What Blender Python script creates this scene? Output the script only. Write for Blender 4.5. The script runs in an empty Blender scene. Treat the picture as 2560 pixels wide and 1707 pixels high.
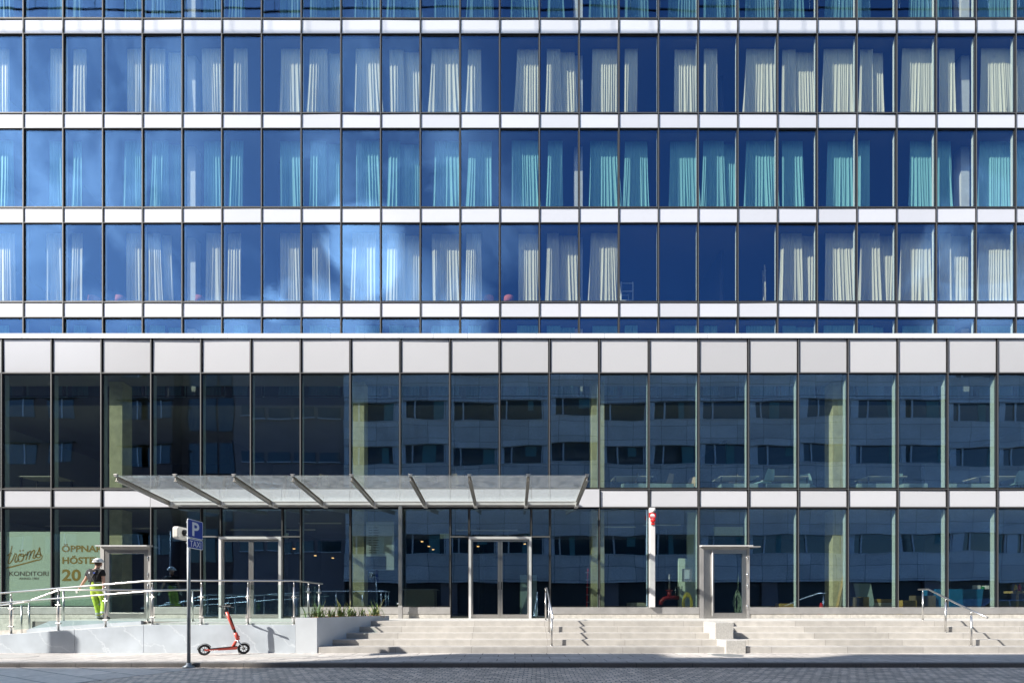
import bpy, bmesh, math, random
from mathutils import Vector, Matrix
R = math.radians
rnd = random.Random(7)
C = bpy.context.scene.collection
scn = bpy.context.scene
EYE = 1.22            # camera height above the street
F = 1209.0            # focal length in photo pixels

# ---------------------------------------------------------------- camera
cam_d = bpy.data.cameras.new('camera'); cam = bpy.data.objects.new('camera', cam_d); C.objects.link(cam)
cam.location = (0, 0, EYE); cam.rotation_euler = (R(90), 0, 0)
cam_d.sensor_width = 36; cam_d.lens = F/2560*36; cam_d.shift_y = (1512-853.5)/2560; cam_d.clip_end = 3000
scn.camera = cam

# ---------------------------------------------------------------- light
SUN = Vector((1.9, 1.0, -1.42)).normalized()          # the way the light travels
el = math.asin(-SUN.z); az = math.atan2(-SUN.x, -SUN.y)
sun_d = bpy.data.lights.new('sun', 'SUN'); sun = bpy.data.objects.new('sun', sun_d); C.objects.link(sun)
sun.rotation_euler = SUN.to_track_quat('-Z', 'Y').to_euler(); sun.location = (-40, -20, 40)
sun_d.energy = 5.0; sun_d.angle = R(0.5); sun_d.color = (1, .955, .88)
scn.view_settings.view_transform = 'Standard'; scn.view_settings.look = 'None'
scn.view_settings.exposure = 1.0; scn.view_settings.gamma = 1
w = bpy.data.worlds.new('World'); scn.world = w; w.use_nodes = True
nt = w.node_tree; N = nt.nodes; L = nt.links
for n in list(N): N.remove(n)
def node(t, **k):
    n = N.new(t)
    for a, b in k.items(): setattr(n, a, b)
    return n
sky = node('ShaderNodeTexSky', sky_type='NISHITA'); sky.sun_disc = False
sky.sun_elevation = el; sky.sun_rotation = az % (2*math.pi); sky.air_density = 1.0; sky.dust_density = .6; sky.ozone_density = 4
tc = node('ShaderNodeTexCoord')
nz = node('ShaderNodeTexNoise'); nz.inputs['Scale'].default_value = 7; nz.inputs['Detail'].default_value = 7
nz.inputs['Roughness'].default_value = .6; nz.inputs['Distortion'].default_value = .6
L.new(tc.outputs['Generated'], nz.inputs['Vector'])
def math_(op, a, b=None, clamp=False):
    n = node('ShaderNodeMath', operation=op); n.use_clamp = clamp
    for i, q in enumerate((a, b)):
        if q is None: continue
        if isinstance(q, (int, float)): n.inputs[i].default_value = q
        else: L.new(q, n.inputs[i])
    return n.outputs[0]
def cloud_at(px, py, r0, r1, strength, disp=.16):
    """one cloud in the sky, in the direction the facade mirrors at that spot"""
    d = Vector(((px-1280)/F, -1, (1512-py)/F)).normalized()
    sub = node('ShaderNodeVectorMath', operation='SUBTRACT'); sub.inputs[1].default_value = (.5, .5, .5)
    L.new(nz.outputs['Color'], sub.inputs[0])
    sc = node('ShaderNodeVectorMath', operation='SCALE'); sc.inputs['Scale'].default_value = disp; L.new(sub.outputs[0], sc.inputs[0])
    add = node('ShaderNodeVectorMath', operation='ADD'); L.new(tc.outputs['Generated'], add.inputs[0]); L.new(sc.outputs[0], add.inputs[1])
    nrm = node('ShaderNodeVectorMath', operation='NORMALIZE'); L.new(add.outputs[0], nrm.inputs[0])
    dot = node('ShaderNodeVectorMath', operation='DOT_PRODUCT'); L.new(nrm.outputs[0], dot.inputs[0]); dot.inputs[1].default_value = d
    mr = node('ShaderNodeMapRange', interpolation_type='SMOOTHSTEP'); L.new(dot.outputs['Value'], mr.inputs[0])
    mr.inputs[1].default_value = math.cos(R(r1)); mr.inputs[2].default_value = math.cos(R(r0)); mr.inputs[4].default_value = strength
    return mr.outputs[0]
cl = None
for a in ( (1120, 800, 1, 6, .35), (650, 830, 1, 7, .35), (130, 450, 3, 12, .34), (330, 560, 1, 4, .35), (40, 100, 3, 15, .26), (690, 744, .5, 2.2, .6),
          (2530, 620, 2, 7, .30), (2560, 470, 1, 5, .25), (1000, 420, 3, 10, .2), (1240, 560, 1, 5, .15)):
    o_ = cloud_at(*a); cl = o_ if cl is None else math_('MAXIMUM', cl, o_)
wis = node('ShaderNodeMapRange'); L.new(nz.outputs['Fac'], wis.inputs[0]); wis.inputs[1].default_value = .40; wis.inputs[2].default_value = .62
wis.inputs[3].default_value = .08; wis.inputs[4].default_value = 1.2
cl = math_('MULTIPLY', cl, wis.outputs[0], True)
w2 = node('ShaderNodeMapRange'); L.new(nz.outputs['Fac'], w2.inputs[0]); w2.inputs[1].default_value = .36; w2.inputs[2].default_value = .60; w2.inputs[3].default_value = .45; w2.inputs[4].default_value = 1.0
big = math_('MAXIMUM', cloud_at(905, 640, 2.6, 4.4, .95, .10), math_('MAXIMUM', cloud_at(990, 700, 1, 4.5, .4, .10), cloud_at(850, 815, 1, 5, .45, .12)))
cl = math_('MAXIMUM', cl, math_('MULTIPLY', big, w2.outputs[0]))
def haze_at(px, py, r, k):      # smooth high veil, no structure
    d = Vector(((px-1280)/F, -1, (1512-py)/F)).normalized()
    nr = node('ShaderNodeVectorMath', operation='NORMALIZE'); L.new(tc.outputs['Generated'], nr.inputs[0])
    dt = node('ShaderNodeVectorMath', operation='DOT_PRODUCT'); L.new(nr.outputs[0], dt.inputs[0]); dt.inputs[1].default_value = d
    mr = node('ShaderNodeMapRange', interpolation_type='SMOOTHSTEP'); L.new(dt.outputs['Value'], mr.inputs[0])
    mr.inputs[1].default_value = math.cos(R(r)); mr.inputs[2].default_value = 1; mr.inputs[4].default_value = k
    return mr.outputs[0]
cl = math_('ADD', cl, haze_at(-250, 50, 34, .07), True)
cl = math_('ADD', cl, haze_at(1000, 440, 16, .04), True)
mix = node('ShaderNodeMix', data_type='RGBA'); L.new(cl, mix.inputs['Factor'])
L.new(sky.outputs[0], mix.inputs['A']); mix.inputs['B'].default_value = (30, 28, 27, 1)
bg = node('ShaderNodeBackground'); bg.inputs['Strength'].default_value = .125; L.new(mix.outputs['Result'], bg.inputs['Color'])
wo = node('ShaderNodeOutputWorld'); L.new(bg.outputs[0], wo.inputs['Surface'])
scn.cycles.max_bounces = 10; scn.cycles.transparent_max_bounces = 24; scn.cycles.diffuse_bounces = 3; scn.cycles.glossy_bounces = 4
scn.cycles.caustics_reflective = False; scn.cycles.caustics_refractive = False; scn.cycles.sample_clamp_indirect = 6

# ---------------------------------------------------------------- materials
def mat(name, col, rough=.5, metal=0, spec=.5, noise=None, bump=None, coat=0):
    """noise=(scale, amount, detail) varies colour; bump=(scale, strength)"""
    m = bpy.data.materials.new(name); m.use_nodes = True; t = m.node_tree
    b = t.nodes['Principled BSDF']
    b.inputs['Base Color'].default_value = (*col, 1); b.inputs['Roughness'].default_value = rough
    b.inputs['Metallic'].default_value = metal; b.inputs['Specular IOR Level'].default_value = spec; b.inputs['Coat Weight'].default_value = coat
    if noise or bump: c = t.nodes.new('ShaderNodeTexCoord')
    if noise:
        n = t.nodes.new('ShaderNodeTexNoise'); n.inputs['Scale'].default_value = noise[0]; n.inputs['Detail'].default_value = noise[2] if len(noise) > 2 else 5
        mp = t.nodes.new('ShaderNodeMapping'); t.links.new(c.outputs['Object'], mp.inputs[0]); t.links.new(mp.outputs[0], n.inputs['Vector'])
        if len(noise) > 3: mp.inputs['Scale'].default_value = noise[3]
        mr = t.nodes.new('ShaderNodeMapRange'); mr.inputs[1].default_value = .3; mr.inputs[2].default_value = .7
        mr.inputs[3].default_value = 1-noise[1]; mr.inputs[4].default_value = 1+noise[1]
        t.links.new(n.outputs['Fac'], mr.inputs[0])
        h = t.nodes.new('ShaderNodeVectorMath'); h.operation = 'SCALE'; h.inputs[0].default_value = col
        t.links.new(mr.outputs[0], h.inputs['Scale']); t.links.new(h.outputs[0], b.inputs['Base Color'])
    if bump:
        n = t.nodes.new('ShaderNodeTexNoise'); n.inputs['Scale'].default_value = bump[0]; n.inputs['Detail'].default_value = 6
        t.links.new(c.outputs['Object'], n.inputs['Vector'])
        bp = t.nodes.new('ShaderNodeBump'); bp.inputs['Strength'].default_value = bump[1]; bp.inputs['Distance'].default_value = .01
        t.links.new(n.outputs['Fac'], bp.inputs['Height']); t.links.new(bp.outputs[0], b.inputs['Normal'])
    return m
def glass(name, refl, tint_t, tint_r, wob=.0, wscale=.7, rough=0.0):
    m = bpy.data.materials.new(name); m.use_nodes = True; t = m.node_tree; n_ = t.nodes; l = t.links
    for q in list(n_): n_.remove(q)
    out = n_.new('ShaderNodeOutputMaterial'); mx = n_.new('ShaderNodeMixShader')
    tr = n_.new('ShaderNodeBsdfTransparent'); tr.inputs[0].default_value = (*tint_t, 1)
    gl = n_.new('ShaderNodeBsdfGlossy'); gl.inputs[0].default_value = (*tint_r, 1); gl.inputs['Roughness'].default_value = rough
    fr = n_.new('ShaderNodeLayerWeight'); fr.inputs[0].default_value = .5
    pw = n_.new('ShaderNodeMath'); pw.operation = 'POWER'; pw.inputs[1].default_value = 5; l.new(fr.outputs['Facing'], pw.inputs[0])
    ma = n_.new('ShaderNodeMath'); ma.operation = 'MULTIPLY_ADD'; ma.use_clamp = True; ma.inputs[1].default_value = 1-refl; ma.inputs[2].default_value = refl; l.new(pw.outputs[0], ma.inputs[0])
    l.new(ma.outputs[0], mx.inputs[0]); l.new(tr.outputs[0], mx.inputs[1]); l.new(gl.outputs[0], mx.inputs[2]); l.new(mx.outputs[0], out.inputs[0])
    if wob:
        c = n_.new('ShaderNodeTexCoord'); oi = n_.new('ShaderNodeObjectInfo')
        mm = n_.new('ShaderNodeMath'); mm.operation = 'MULTIPLY'; mm.inputs[1].default_value = 97; l.new(oi.outputs['Random'], mm.inputs[0])
        vm = n_.new('ShaderNodeVectorMath'); vm.operation = 'ADD'; l.new(c.outputs['Object'], vm.inputs[0]); l.new(mm.outputs[0], vm.inputs[1])
        nn = n_.new('ShaderNodeTexNoise'); nn.inputs['Scale'].default_value = wscale; nn.inputs['Detail'].default_value = 1.2; l.new(vm.outputs[0], nn.inputs['Vector'])
        bp = n_.new('ShaderNodeBump'); bp.inputs['Strength'].default_value = 1; bp.inputs['Distance'].default_value = wob
        l.new(nn.outputs['Fac'], bp.inputs['Height']); l.new(bp.outputs[0], gl.inputs['Normal'])
    return m
def stone_mat(name, col, bw, bh, joint=.006, jcol=(.05, .05, .05), rough=.7, var=.12, bump=.25, rot=0, off=.5, vertical=False, nscale=9, bdist=.006, jit=0, var2=.22):
    m = bpy.data.materials.new(name); m.use_nodes = True; t = m.node_tree; n_ = t.nodes; l = t.links; b = n_['Principled BSDF']
    b.inputs['Roughness'].default_value = rough
    c = n_.new('ShaderNodeTexCoord'); mp = n_.new('ShaderNodeMapping'); l.new(c.outputs['Object'], mp.inputs[0])
    mp.inputs['Rotation'].default_value = (R(90) if vertical else 0, 0, R(rot)); mp.inputs['Location'].default_value = (.31, 0 if vertical else 1.3, 0)
    if jit:
        jn = n_.new('ShaderNodeTexNoise'); jn.inputs['Scale'].default_value = 5; jn.inputs['Detail'].default_value = 2; l.new(c.outputs['Object'], jn.inputs['Vector'])
        js = n_.new('ShaderNodeVectorMath'); js.operation = 'SCALE'; js.inputs['Scale'].default_value = jit; l.new(jn.outputs['Color'], js.inputs[0])
        ja = n_.new('ShaderNodeVectorMath'); ja.operation = 'ADD'; l.new(mp.outputs[0], ja.inputs[0]); l.new(js.outputs[0], ja.inputs[1]); mp = ja
    br = n_.new('ShaderNodeTexBrick'); l.new(mp.outputs[0], br.inputs['Vector']); br.offset = off
    br.inputs['Scale'].default_value = 1; br.inputs['Brick Width'].default_value = bw; br.inputs['Row Height'].default_value = bh
    br.inputs['Mortar Size'].default_value = joint; br.inputs['Mortar Smooth'].default_value = .3
    br.inputs['Color1'].default_value = (*[x*(1-var) for x in col], 1); br.inputs['Color2'].default_value = (*[x*(1+var) for x in col], 1); br.inputs['Mortar'].default_value = (*jcol, 1)
    nn = n_.new('ShaderNodeTexNoise'); nn.inputs['Scale'].default_value = nscale; nn.inputs['Detail'].default_value = 8; l.new(c.outputs['Object'], nn.inputs['Vector'])
    mr = n_.new('ShaderNodeMapRange'); l.new(nn.outputs['Fac'], mr.inputs[0]); mr.inputs[1].default_value = .3; mr.inputs[2].default_value = .7; mr.inputs[3].default_value = 1-var2; mr.inputs[4].default_value = 1+var2*.6
    n2 = n_.new('ShaderNodeTexNoise'); n2.inputs['Scale'].default_value = .8; n2.inputs['Detail'].default_value = 3; l.new(c.outputs['Object'], n2.inputs['Vector'])
    m2 = n_.new('ShaderNodeMapRange'); l.new(n2.outputs['Fac'], m2.inputs[0]); m2.inputs[1].default_value = .3; m2.inputs[2].default_value = .7; m2.inputs[3].default_value = 1-var2*.5; m2.inputs[4].default_value = 1+var2*.4
    mu = n_.new('ShaderNodeMath'); mu.operation = 'MULTIPLY'; l.new(mr.outputs[0], mu.inputs[0]); l.new(m2.outputs[0], mu.inputs[1])
    vs = n_.new('ShaderNodeVectorMath'); vs.operation = 'SCALE'; l.new(br.outputs['Color'], vs.inputs[0]); l.new(mu.outputs[0], vs.inputs['Scale'])
    l.new(vs.outputs[0], b.inputs['Base Color'])
    inv = n_.new('ShaderNodeMath'); inv.operation = 'SUBTRACT'; inv.inputs[0].default_value = 1; l.new(br.outputs['Fac'], inv.inputs[1])
    ad = n_.new('ShaderNodeMath'); ad.operation = 'MULTIPLY_ADD'; l.new(nn.outputs['Fac'], ad.inputs[0]); ad.inputs[1].default_value = .5; l.new(inv.outputs[0], ad.inputs[2])
    bp = n_.new('ShaderNodeBump'); bp.inputs['Strength'].default_value = bump; bp.inputs['Distance'].default_value = bdist; l.new(ad.outputs[0], bp.inputs['Height']); l.new(bp.outputs[0], b.inputs['Normal'])
    return m

M = {}
M['white'] = mat('white_enamelled_panel', (.555, .555, .575), .22, noise=(.35, .05, 6), coat=.25)
M['parapet'] = mat('pale_enamelled_panel', (.49, .485, .49), .2, noise=(.3, .03, 2), coat=.3)
for q_ in ('white', 'parapet'):      # every panel a slightly different batch
    t_ = M[q_].node_tree; oi_ = t_.nodes.new('ShaderNodeObjectInfo'); b_ = t_.nodes['Principled BSDF']; s0 = b_.inputs['Base Color'].links[0].from_socket
    r_ = t_.nodes.new('ShaderNodeMapRange'); r_.inputs[3].default_value = .93; r_.inputs[4].default_value = 1.05; t_.links.new(oi_.outputs['Random'], r_.inputs[0])
    v_ = t_.nodes.new('ShaderNodeVectorMath'); v_.operation = 'SCALE'; t_.links.new(s0, v_.inputs[0]); t_.links.new(r_.outputs[0], v_.inputs['Scale']); t_.links.new(v_.outputs[0], b_.inputs['Base Color'])
M['coping'] = mat('white_coping_sheet', (.72, .73, .74), .35, noise=(2, .03))
M['dark'] = mat('dark_anodised_aluminium', (.010, .0105, .012), .6, .0, .2)
M['gasket'] = mat('black_gasket', (.006, .006, .007), .6)
M['line'] = mat('bright_aluminium_edge', (.16, .16, .16), .6, .2, .3)
M['fin'] = mat('painted_inner_mullion', (.62, .70, .66), .6)
M['steel'] = mat('brushed_stainless_steel', (.58, .56, .53), .28, .95, noise=(6, .12, 6, (30, 30, 1)), bump=(60, .03))
M['steel_dull'] = mat('dull_stainless_sheet', (.42, .405, .39), .45, .55, noise=(2.5, .12, 6), bump=(30, .05))
M['rib_steel'] = mat('bronze_grey_rib_steel', (.36, .33, .29), .35, .6)
M['whitepost'] = mat('white_lacquered_aluminium', (.62, .61, .60), .35, noise=(3, .03))
M['slab'] = mat('interior_concrete_slab', (.24, .24, .22), .8, noise=(1, .1))
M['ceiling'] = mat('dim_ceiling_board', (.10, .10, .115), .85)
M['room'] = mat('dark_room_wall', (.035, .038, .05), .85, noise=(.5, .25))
M['concrete'] = mat('interior_concrete_column', (.62, .58, .36), .85, noise=(5, .16, 8), bump=(12, .2))
M['concrete_upper'] = mat('smooth_painted_column', (.6, .64, .62), .8, noise=(5, .06))
M['cream'] = mat('cream_curtain_cloth', (.64, .64, .50), .85)
M['teal'] = mat('pale_teal_curtain_cloth', (.20, .47, .46), .85)
M['teal_dark'] = mat('dark_teal_curtain_cloth', (.07, .19, .21), .85)
M['glass_up'] = glass('blue_coated_glass', .16, (.93, .95, .93), (.17, .37, .73), .005, .6)
M['glass_low'] = glass('green_tinted_glass', .24, (.89, .94, .905), (.44, .68, 1.0), .007, .5)
M['glass_clear'] = glass('clear_balustrade_glass', .06, (.86, .93, .91), (.9, 1, 1))
M['glass_canopy'] = None
m = glass('dusty_canopy_glass', .05, (.90, .93, .92), (.85, .95, 1)); t = m.node_tree
df = t.nodes.new('ShaderNodeBsdfTranslucent'); df.inputs[0].default_value = (.76, .78, .80, 1)
d2 = t.nodes.new('ShaderNodeBsdfDiffuse'); d2.inputs[0].default_value = (.76, .78, .80, 1)
ms = t.nodes.new('ShaderNodeMixShader'); t.links.new(df.outputs[0], ms.inputs[1]); t.links.new(d2.outputs[0], ms.inputs[2]); ms.inputs[0].default_value = .4
mo = t.nodes.new('ShaderNodeMixShader'); outn = [q for q in t.nodes if q.type == 'OUTPUT_MATERIAL'][0]; src = outn.inputs[0].links[0].from_socket
nn = t.nodes.new('ShaderNodeTexNoise'); nn.inputs['Scale'].default_value = 5; nn.inputs['Detail'].default_value = 8
tcx = t.nodes.new('ShaderNodeTexCoord'); t.links.new(tcx.outputs['Object'], nn.inputs['Vector'])
mr = t.nodes.new('ShaderNodeMapRange'); mr.inputs[1].default_value = .3; mr.inputs[2].default_value = .75; mr.inputs[3].default_value = .08; mr.inputs[4].default_value = .20
t.links.new(nn.outputs['Fac'], mr.inputs[0]); t.links.new(mr.outputs[0], mo.inputs[0])
t.links.new(src, mo.inputs[1]); t.links.new(ms.outputs[0], mo.inputs[2]); t.links.new(mo.outputs[0], outn.inputs[0]); M['glass_canopy'] = m
M['step'] = stone_mat('pale_granite_step', (.455, .43, .395), 1.9, 5, .004, (.2, .18, .16), .75, .10, .2, nscale=5, var2=.12)
M['step_shaded'] = stone_mat('shaded_granite_step', (.40, .38, .355), 1.8, 5, .004, (.15, .14, .13), .75, .10, .2, nscale=5, var2=.12)  # pale step stone darkened for the shade on the bottom step
M['terrace'] = stone_mat('pale_granite_paving', (.55, .53, .49), .9, .45, .006, (.22, .2, .18), .7, .07, .2, var2=.12)
M['pavement'] = stone_mat('granite_pavement_slabs', (.50, .465, .43), .75, .42, .009, (.07, .065, .06), .75, .12, .3, rot=0)
M['crossing'] = stone_mat('smooth_street_slabs', (.70, .615, .54), 1.6, .55, .012, (.04, .04, .04), .55, .08, .3, rot=28)
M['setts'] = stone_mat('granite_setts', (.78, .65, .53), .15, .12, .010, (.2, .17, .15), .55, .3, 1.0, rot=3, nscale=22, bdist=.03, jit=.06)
M['kerb'] = stone_mat('granite_kerb', (.15, .14, .13), 1.1, 5, .006, (.05, .05, .05), .75, .08, .35, nscale=40)
M['plinth'] = stone_mat('pale_stone_plinth', (.48, .455, .41), 1.64, 2.2, .005, (.15, .14, .12), .7, .05, .15, vertical=True)
M['wallstone'] = mat('grey_blue_marble_cladding', (.44, .48, .52), .3, noise=(1.6, .14, 9, (1, 1, 1)))
mm_ = M['wallstone'].node_tree; wv = mm_.nodes.new('ShaderNodeTexWave'); wv.inputs['Scale'].default_value = .5; wv.inputs['Distortion'].default_value = 9; wv.inputs['Detail'].default_value = 6; wv.inputs['Detail Roughness'].default_value = .65
tcw = mm_.nodes.new('ShaderNodeTexCoord'); mpw = mm_.nodes.new('ShaderNodeMapping'); mpw.inputs['Rotation'].default_value = (0, R(58), 0); mm_.links.new(tcw.outputs['Object'], mpw.inputs[0]); mm_.links.new(mpw.outputs[0], wv.inputs['Vector'])
rw = mm_.nodes.new('ShaderNodeMapRange'); rw.inputs[1].default_value = .985; rw.inputs[2].default_value = 1; rw.inputs[4].default_value = .3; mm_.links.new(wv.outputs['Fac'], rw.inputs[0])
bw_ = mm_.nodes['Principled BSDF']; sw_ = bw_.inputs['Base Color'].links[0].from_socket; xw = mm_.nodes.new('ShaderNodeMix'); xw.data_type = 'RGBA'; mm_.links.new(rw.outputs[0], xw.inputs['Factor']); mm_.links.new(sw_, xw.inputs['A']); xw.inputs['B'].default_value = (.75, .78, .8, 1); mm_.links.new(xw.outputs['Result'], bw_.inputs['Base Color'])
M['planter'] = mat('grey_planter_cladding', (.50, .525, .55), .38, noise=(2, .06, 8))
M['blockstone'] = mat('flamed_granite_block', (.40, .385, .36), .85, noise=(30, .15, 8), bump=(40, .4))
M['soil'] = mat('soil', (.07, .05, .035), .95, noise=(12, .4), bump=(25, .8))
M['dryleaf'] = mat('dry_brown_leaf', (.36, .20, .10), .8, noise=(14, .3))
M['leaf'] = mat('green_strap_leaf', (.12, .20, .05), .5, noise=(10, .35))
M['leaf2'] = mat('yellowing_strap_leaf', (.30, .30, .09), .55, noise=(10, .25))
M['poster'] = mat('pale_poster_film', (.78, .92, .74), .7)
M['gold'] = mat('gold_lettering', (.48, .30, .03), .6)
M['brown'] = mat('brown_lettering', (.13, .085, .03), .6)
M['blue'] = mat('sign_blue', (.012, .045, .30), .4)
M['signwhite'] = mat('sign_white', (.72, .74, .76), .4)
M['polegrey'] = mat('galvanised_pole', (.26, .28, .29), .45, .6, noise=(8, .15))
M['boxwhite'] = mat('off_white_box_shell', (.72, .69, .62), .4)
M['black'] = mat('black_rubber', (.015, .015, .016), .6)
M['red'] = mat('coral_red_paint', (.62, .085, .06), .35)
M['redpaint'] = mat('signal_red_paint', (.6, .02, .02), .35)
M['darkred'] = mat('dark_red_pipe_paint', (.30, .015, .012), .45)
M['chrome'] = mat('polished_metal', (.7, .7, .7), .15, 1)
M['skin'] = mat('skin', (.50, .28, .20), .55)
M['hair'] = mat('dark_hair', (.05, .03, .02), .8)
M['tshirt'] = mat('black_cotton', (.006, .006, .007), .85)
M['hivis'] = mat('fluorescent_yellow_cloth', (.42, .58, .05), .8, noise=(14, .3, 6))
M['reflect'] = mat('silver_reflective_tape', (.42, .45, .47), .45)
M['glove'] = mat('white_work_glove', (.75, .75, .72), .8)
M['helmet'] = mat('white_helmet_shell', (.82, .82, .80), .3)
M['boot'] = mat('grey_work_boot', (.09, .095, .10), .7)
M['wood'] = mat('raw_wood', (.45, .33, .14), .7, noise=(4, .2, 5, (1, 1, 12)))
M['card'] = mat('cardboard', (.50, .34, .08), .85, noise=(3, .1))
M['card_dark'] = mat('brown_cardboard', (.16, .13, .08), .85, noise=(3, .12))
M['hose'] = mat('yellow_hose', (.62, .52, .02), .5)
M['cable'] = mat('pale_green_cable', (.42, .55, .40), .6)
M['bluecrate'] = mat('blue_plastic', (.01, .16, .34), .5)
M['yellow'] = mat('yellow_plastic', (.7, .5, .02), .5)
M['green'] = mat('green_plastic', (.05, .3, .12), .5)
M['screen'] = mat('desk_screen_cloth', (.30, .40, .38), .8)
M['desktop'] = mat('pale_desktop', (.70, .66, .50), .5)
M['chair_tan'] = mat('tan_chair_shell', (.55, .40, .25), .6)
M['chair_teal'] = mat('pale_teal_chair_shell', (.36, .55, .56), .6)
M['lampred'] = mat('terracotta_lampshade', (.42, .10, .06), .8)
M['lampwhite'] = mat('white_lamp_base', (.65, .68, .68), .4)
M['opp_panel'] = stone_mat('grey_facade_panels', (.60, .60, .60), 1.9, 1.03, .02, (.15, .15, .16), .7, .14, .1, vertical=True, off=0)
M['opp_dark'] = mat('warm_grey_render', (.11, .07, .065), .85, noise=(.4, .12))
M['opp_mid'] = mat('grey_render', (.20, .165, .17), .85, noise=(.4, .12))
M['opp_glass'] = mat('dark_window_glass', (.010, .03, .04), .08, 0, .8)
M['opp_frame'] = mat('pale_window_frame', (.50, .54, .58), .5)
M['opp_blind'] = mat('dull_teal_blind', (.07, .20, .22), .8)
M['opp_base'] = mat('dark_ground_floor', (.03, .032, .035), .6)
M['carblue'] = mat('blue_grey_car_paint', (.16, .20, .30), .25, .3, coat=.6)
M['carwin'] = mat('car_window', (.01, .012, .015), .05)
m = mat('warm_lit_lamp', (.9, .7, .4)); m.node_tree.nodes['Principled BSDF'].inputs['Emission Color'].default_value = (1, .55, .2, 1); m.node_tree.nodes['Principled BSDF'].inputs['Emission Strength'].default_value = 1.2; M['lit'] = m
M['paper'] = mat('paper_poster', (.62, .68, .68), .6)
M['ink'] = mat('black_print', (.04, .04, .045), .6)

# ---------------------------------------------------------------- mesh helpers
ORG = {}
class MB:
    def __init__(s): s.v = []; s.f = []; s.m = []
    def add(s, vs, fs, m=0):
        b = len(s.v); s.v += [tuple(x) for x in vs]; s.f += [tuple(b+i for i in f) for f in fs]; s.m += [m]*len(fs)
    def box(s, x0, x1, y0, y1, z0, z1, m=0):
        s.add([(x0,y0,z0),(x1,y0,z0),(x1,y1,z0),(x0,y1,z0),(x0,y0,z1),(x1,y0,z1),(x1,y1,z1),(x0,y1,z1)],
              [(0,3,2,1),(4,5,6,7),(0,1,5,4),(1,2,6,5),(2,3,7,6),(3,0,4,7)], m)
        return s
    def hexa(s, p, m=0):      # 8 points: bottom ring, top ring
        s.add(p, [(0,3,2,1),(4,5,6,7),(0,1,5,4),(1,2,6,5),(2,3,7,6),(3,0,4,7)], m); return s
    def prism(s, pts, axis, a0, a1, m=0):   # polygon extruded along an axis
        def mk(p, a): return {'x': (a, p[0], p[1]), 'y': (p[0], a, p[1]), 'z': (p[0], p[1], a)}[axis]
        n = len(pts)
        s.add([mk(p, a0) for p in pts]+[mk(p, a1) for p in pts],
              [tuple(range(n)), tuple(range(2*n-1, n-1, -1))]+[(i, (i+1) % n, n+(i+1) % n, n+i) for i in range(n)], m); return s
    def bar(s, p0, p1, w, h, m=0, up=(0, 0, 1)):
        p0 = Vector(p0); p1 = Vector(p1); d = (p1-p0).normalized(); u = Vector(up)
        sd = d.cross(u)
        if sd.length < 1e-4: sd = d.cross(Vector((1, 0, 0)))
        sd.normalize(); u = sd.cross(d).normalized(); sd *= w/2; u *= h/2
        s.hexa([p0-sd-u, p0+sd-u, p1+sd-u, p1-sd-u, p0-sd+u, p0+sd+u, p1+sd+u, p1-sd+u], m); return s
    def tube(s, pts, r, n=10, m=0, closed=False):
        pts = [Vector(p) for p in pts]; rs = r if isinstance(r, (list, tuple)) else [r]*len(pts)
        rings = []; prev = None
        for i, p in enumerate(pts):
            a = pts[i-1] if i else (pts[-1] if closed else pts[0]); b = pts[(i+1) % len(pts)] if (i+1 < len(pts) or closed) else pts[-1]
            d = (b-a).normalized()
            if prev is None: q = d.cross(Vector((0, 0, 1)));  q = q if q.length > .05 else d.cross(Vector((1, 0, 0)))
            else: q = prev-d*prev.dot(d)
            q.normalize(); prev = q; e = d.cross(q)
            rings.append([p+(q*math.cos(t*2*math.pi/n)+e*math.sin(t*2*math.pi/n))*rs[i] for t in range(n)])
        fs = []; k = len(pts)
        for i in range(k if closed else k-1):
            j = (i+1) % k
            fs += [(i*n+t, i*n+(t+1) % n, j*n+(t+1) % n, j*n+t) for t in range(n)]
        if not closed: fs += [tuple(range(n-1, -1, -1)), tuple((k-1)*n+t for t in range(n))]
        s.add([v for r_ in rings for v in r_], fs, m); return s
    def lathe(s, prof, c, n=20, m=0, axis='z'):   # prof: (radius, height)
        vs = []
        for r_, h in prof:
            for t in range(n):
                a = 2*math.pi*t/n; x, y = r_*math.cos(a), r_*math.sin(a)
                vs.append({'z': (c[0]+x, c[1]+y, c[2]+h), 'y': (c[0]+x, c[1]+h, c[2]+y), 'x': (c[0]+h, c[1]+x, c[2]+y)}[axis])
        fs = [(i*n+t, i*n+(t+1) % n, (i+1)*n+(t+1) % n, (i+1)*n+t) for i in range(len(prof)-1) for t in range(n)]
        fs += [tuple(range(n-1, -1, -1)), tuple((len(prof)-1)*n+t for t in range(n))]
        s.add(vs, fs, m); return s
    def mesh(s, name, mats, org=(0, 0, 0), smooth=False):
        me = bpy.data.meshes.new(name); o = Vector(org)
        me.from_pydata([tuple(Vector(v)-o) for v in s.v], [], s.f)
        for q in mats: me.materials.append(M[q])
        if len(mats) > 1: me.polygons.foreach_set('material_index', s.m)
        if smooth: me.polygons.foreach_set('use_smooth', [True]*len(me.polygons))
        bm = bmesh.new(); bm.from_mesh(me); bmesh.ops.recalc_face_normals(bm, faces=bm.faces); bm.to_mesh(me); bm.free()
        me.update(); return me
    def build(s, name, mats, parent=None, smooth=False, bevel=0, label=None, cat=None, group=None, kind=None, loc=None):
        if isinstance(mats, str): mats = [mats]
        org = ORG[parent.name] if parent else (Vector(loc) if loc is not None else base_of(s.v))
        o = bpy.data.objects.new(name, s.mesh(name, mats, org, smooth)); C.objects.link(o)
        if parent: o.parent = parent
        else: o.location = org
        ORG[o.name] = Vector(org)
        if bevel:
            b = o.modifiers.new('bevel', 'BEVEL'); b.width = bevel; b.segments = 2; b.limit_method = 'ANGLE'
        tag(o, label, cat, group, kind); return o
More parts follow.
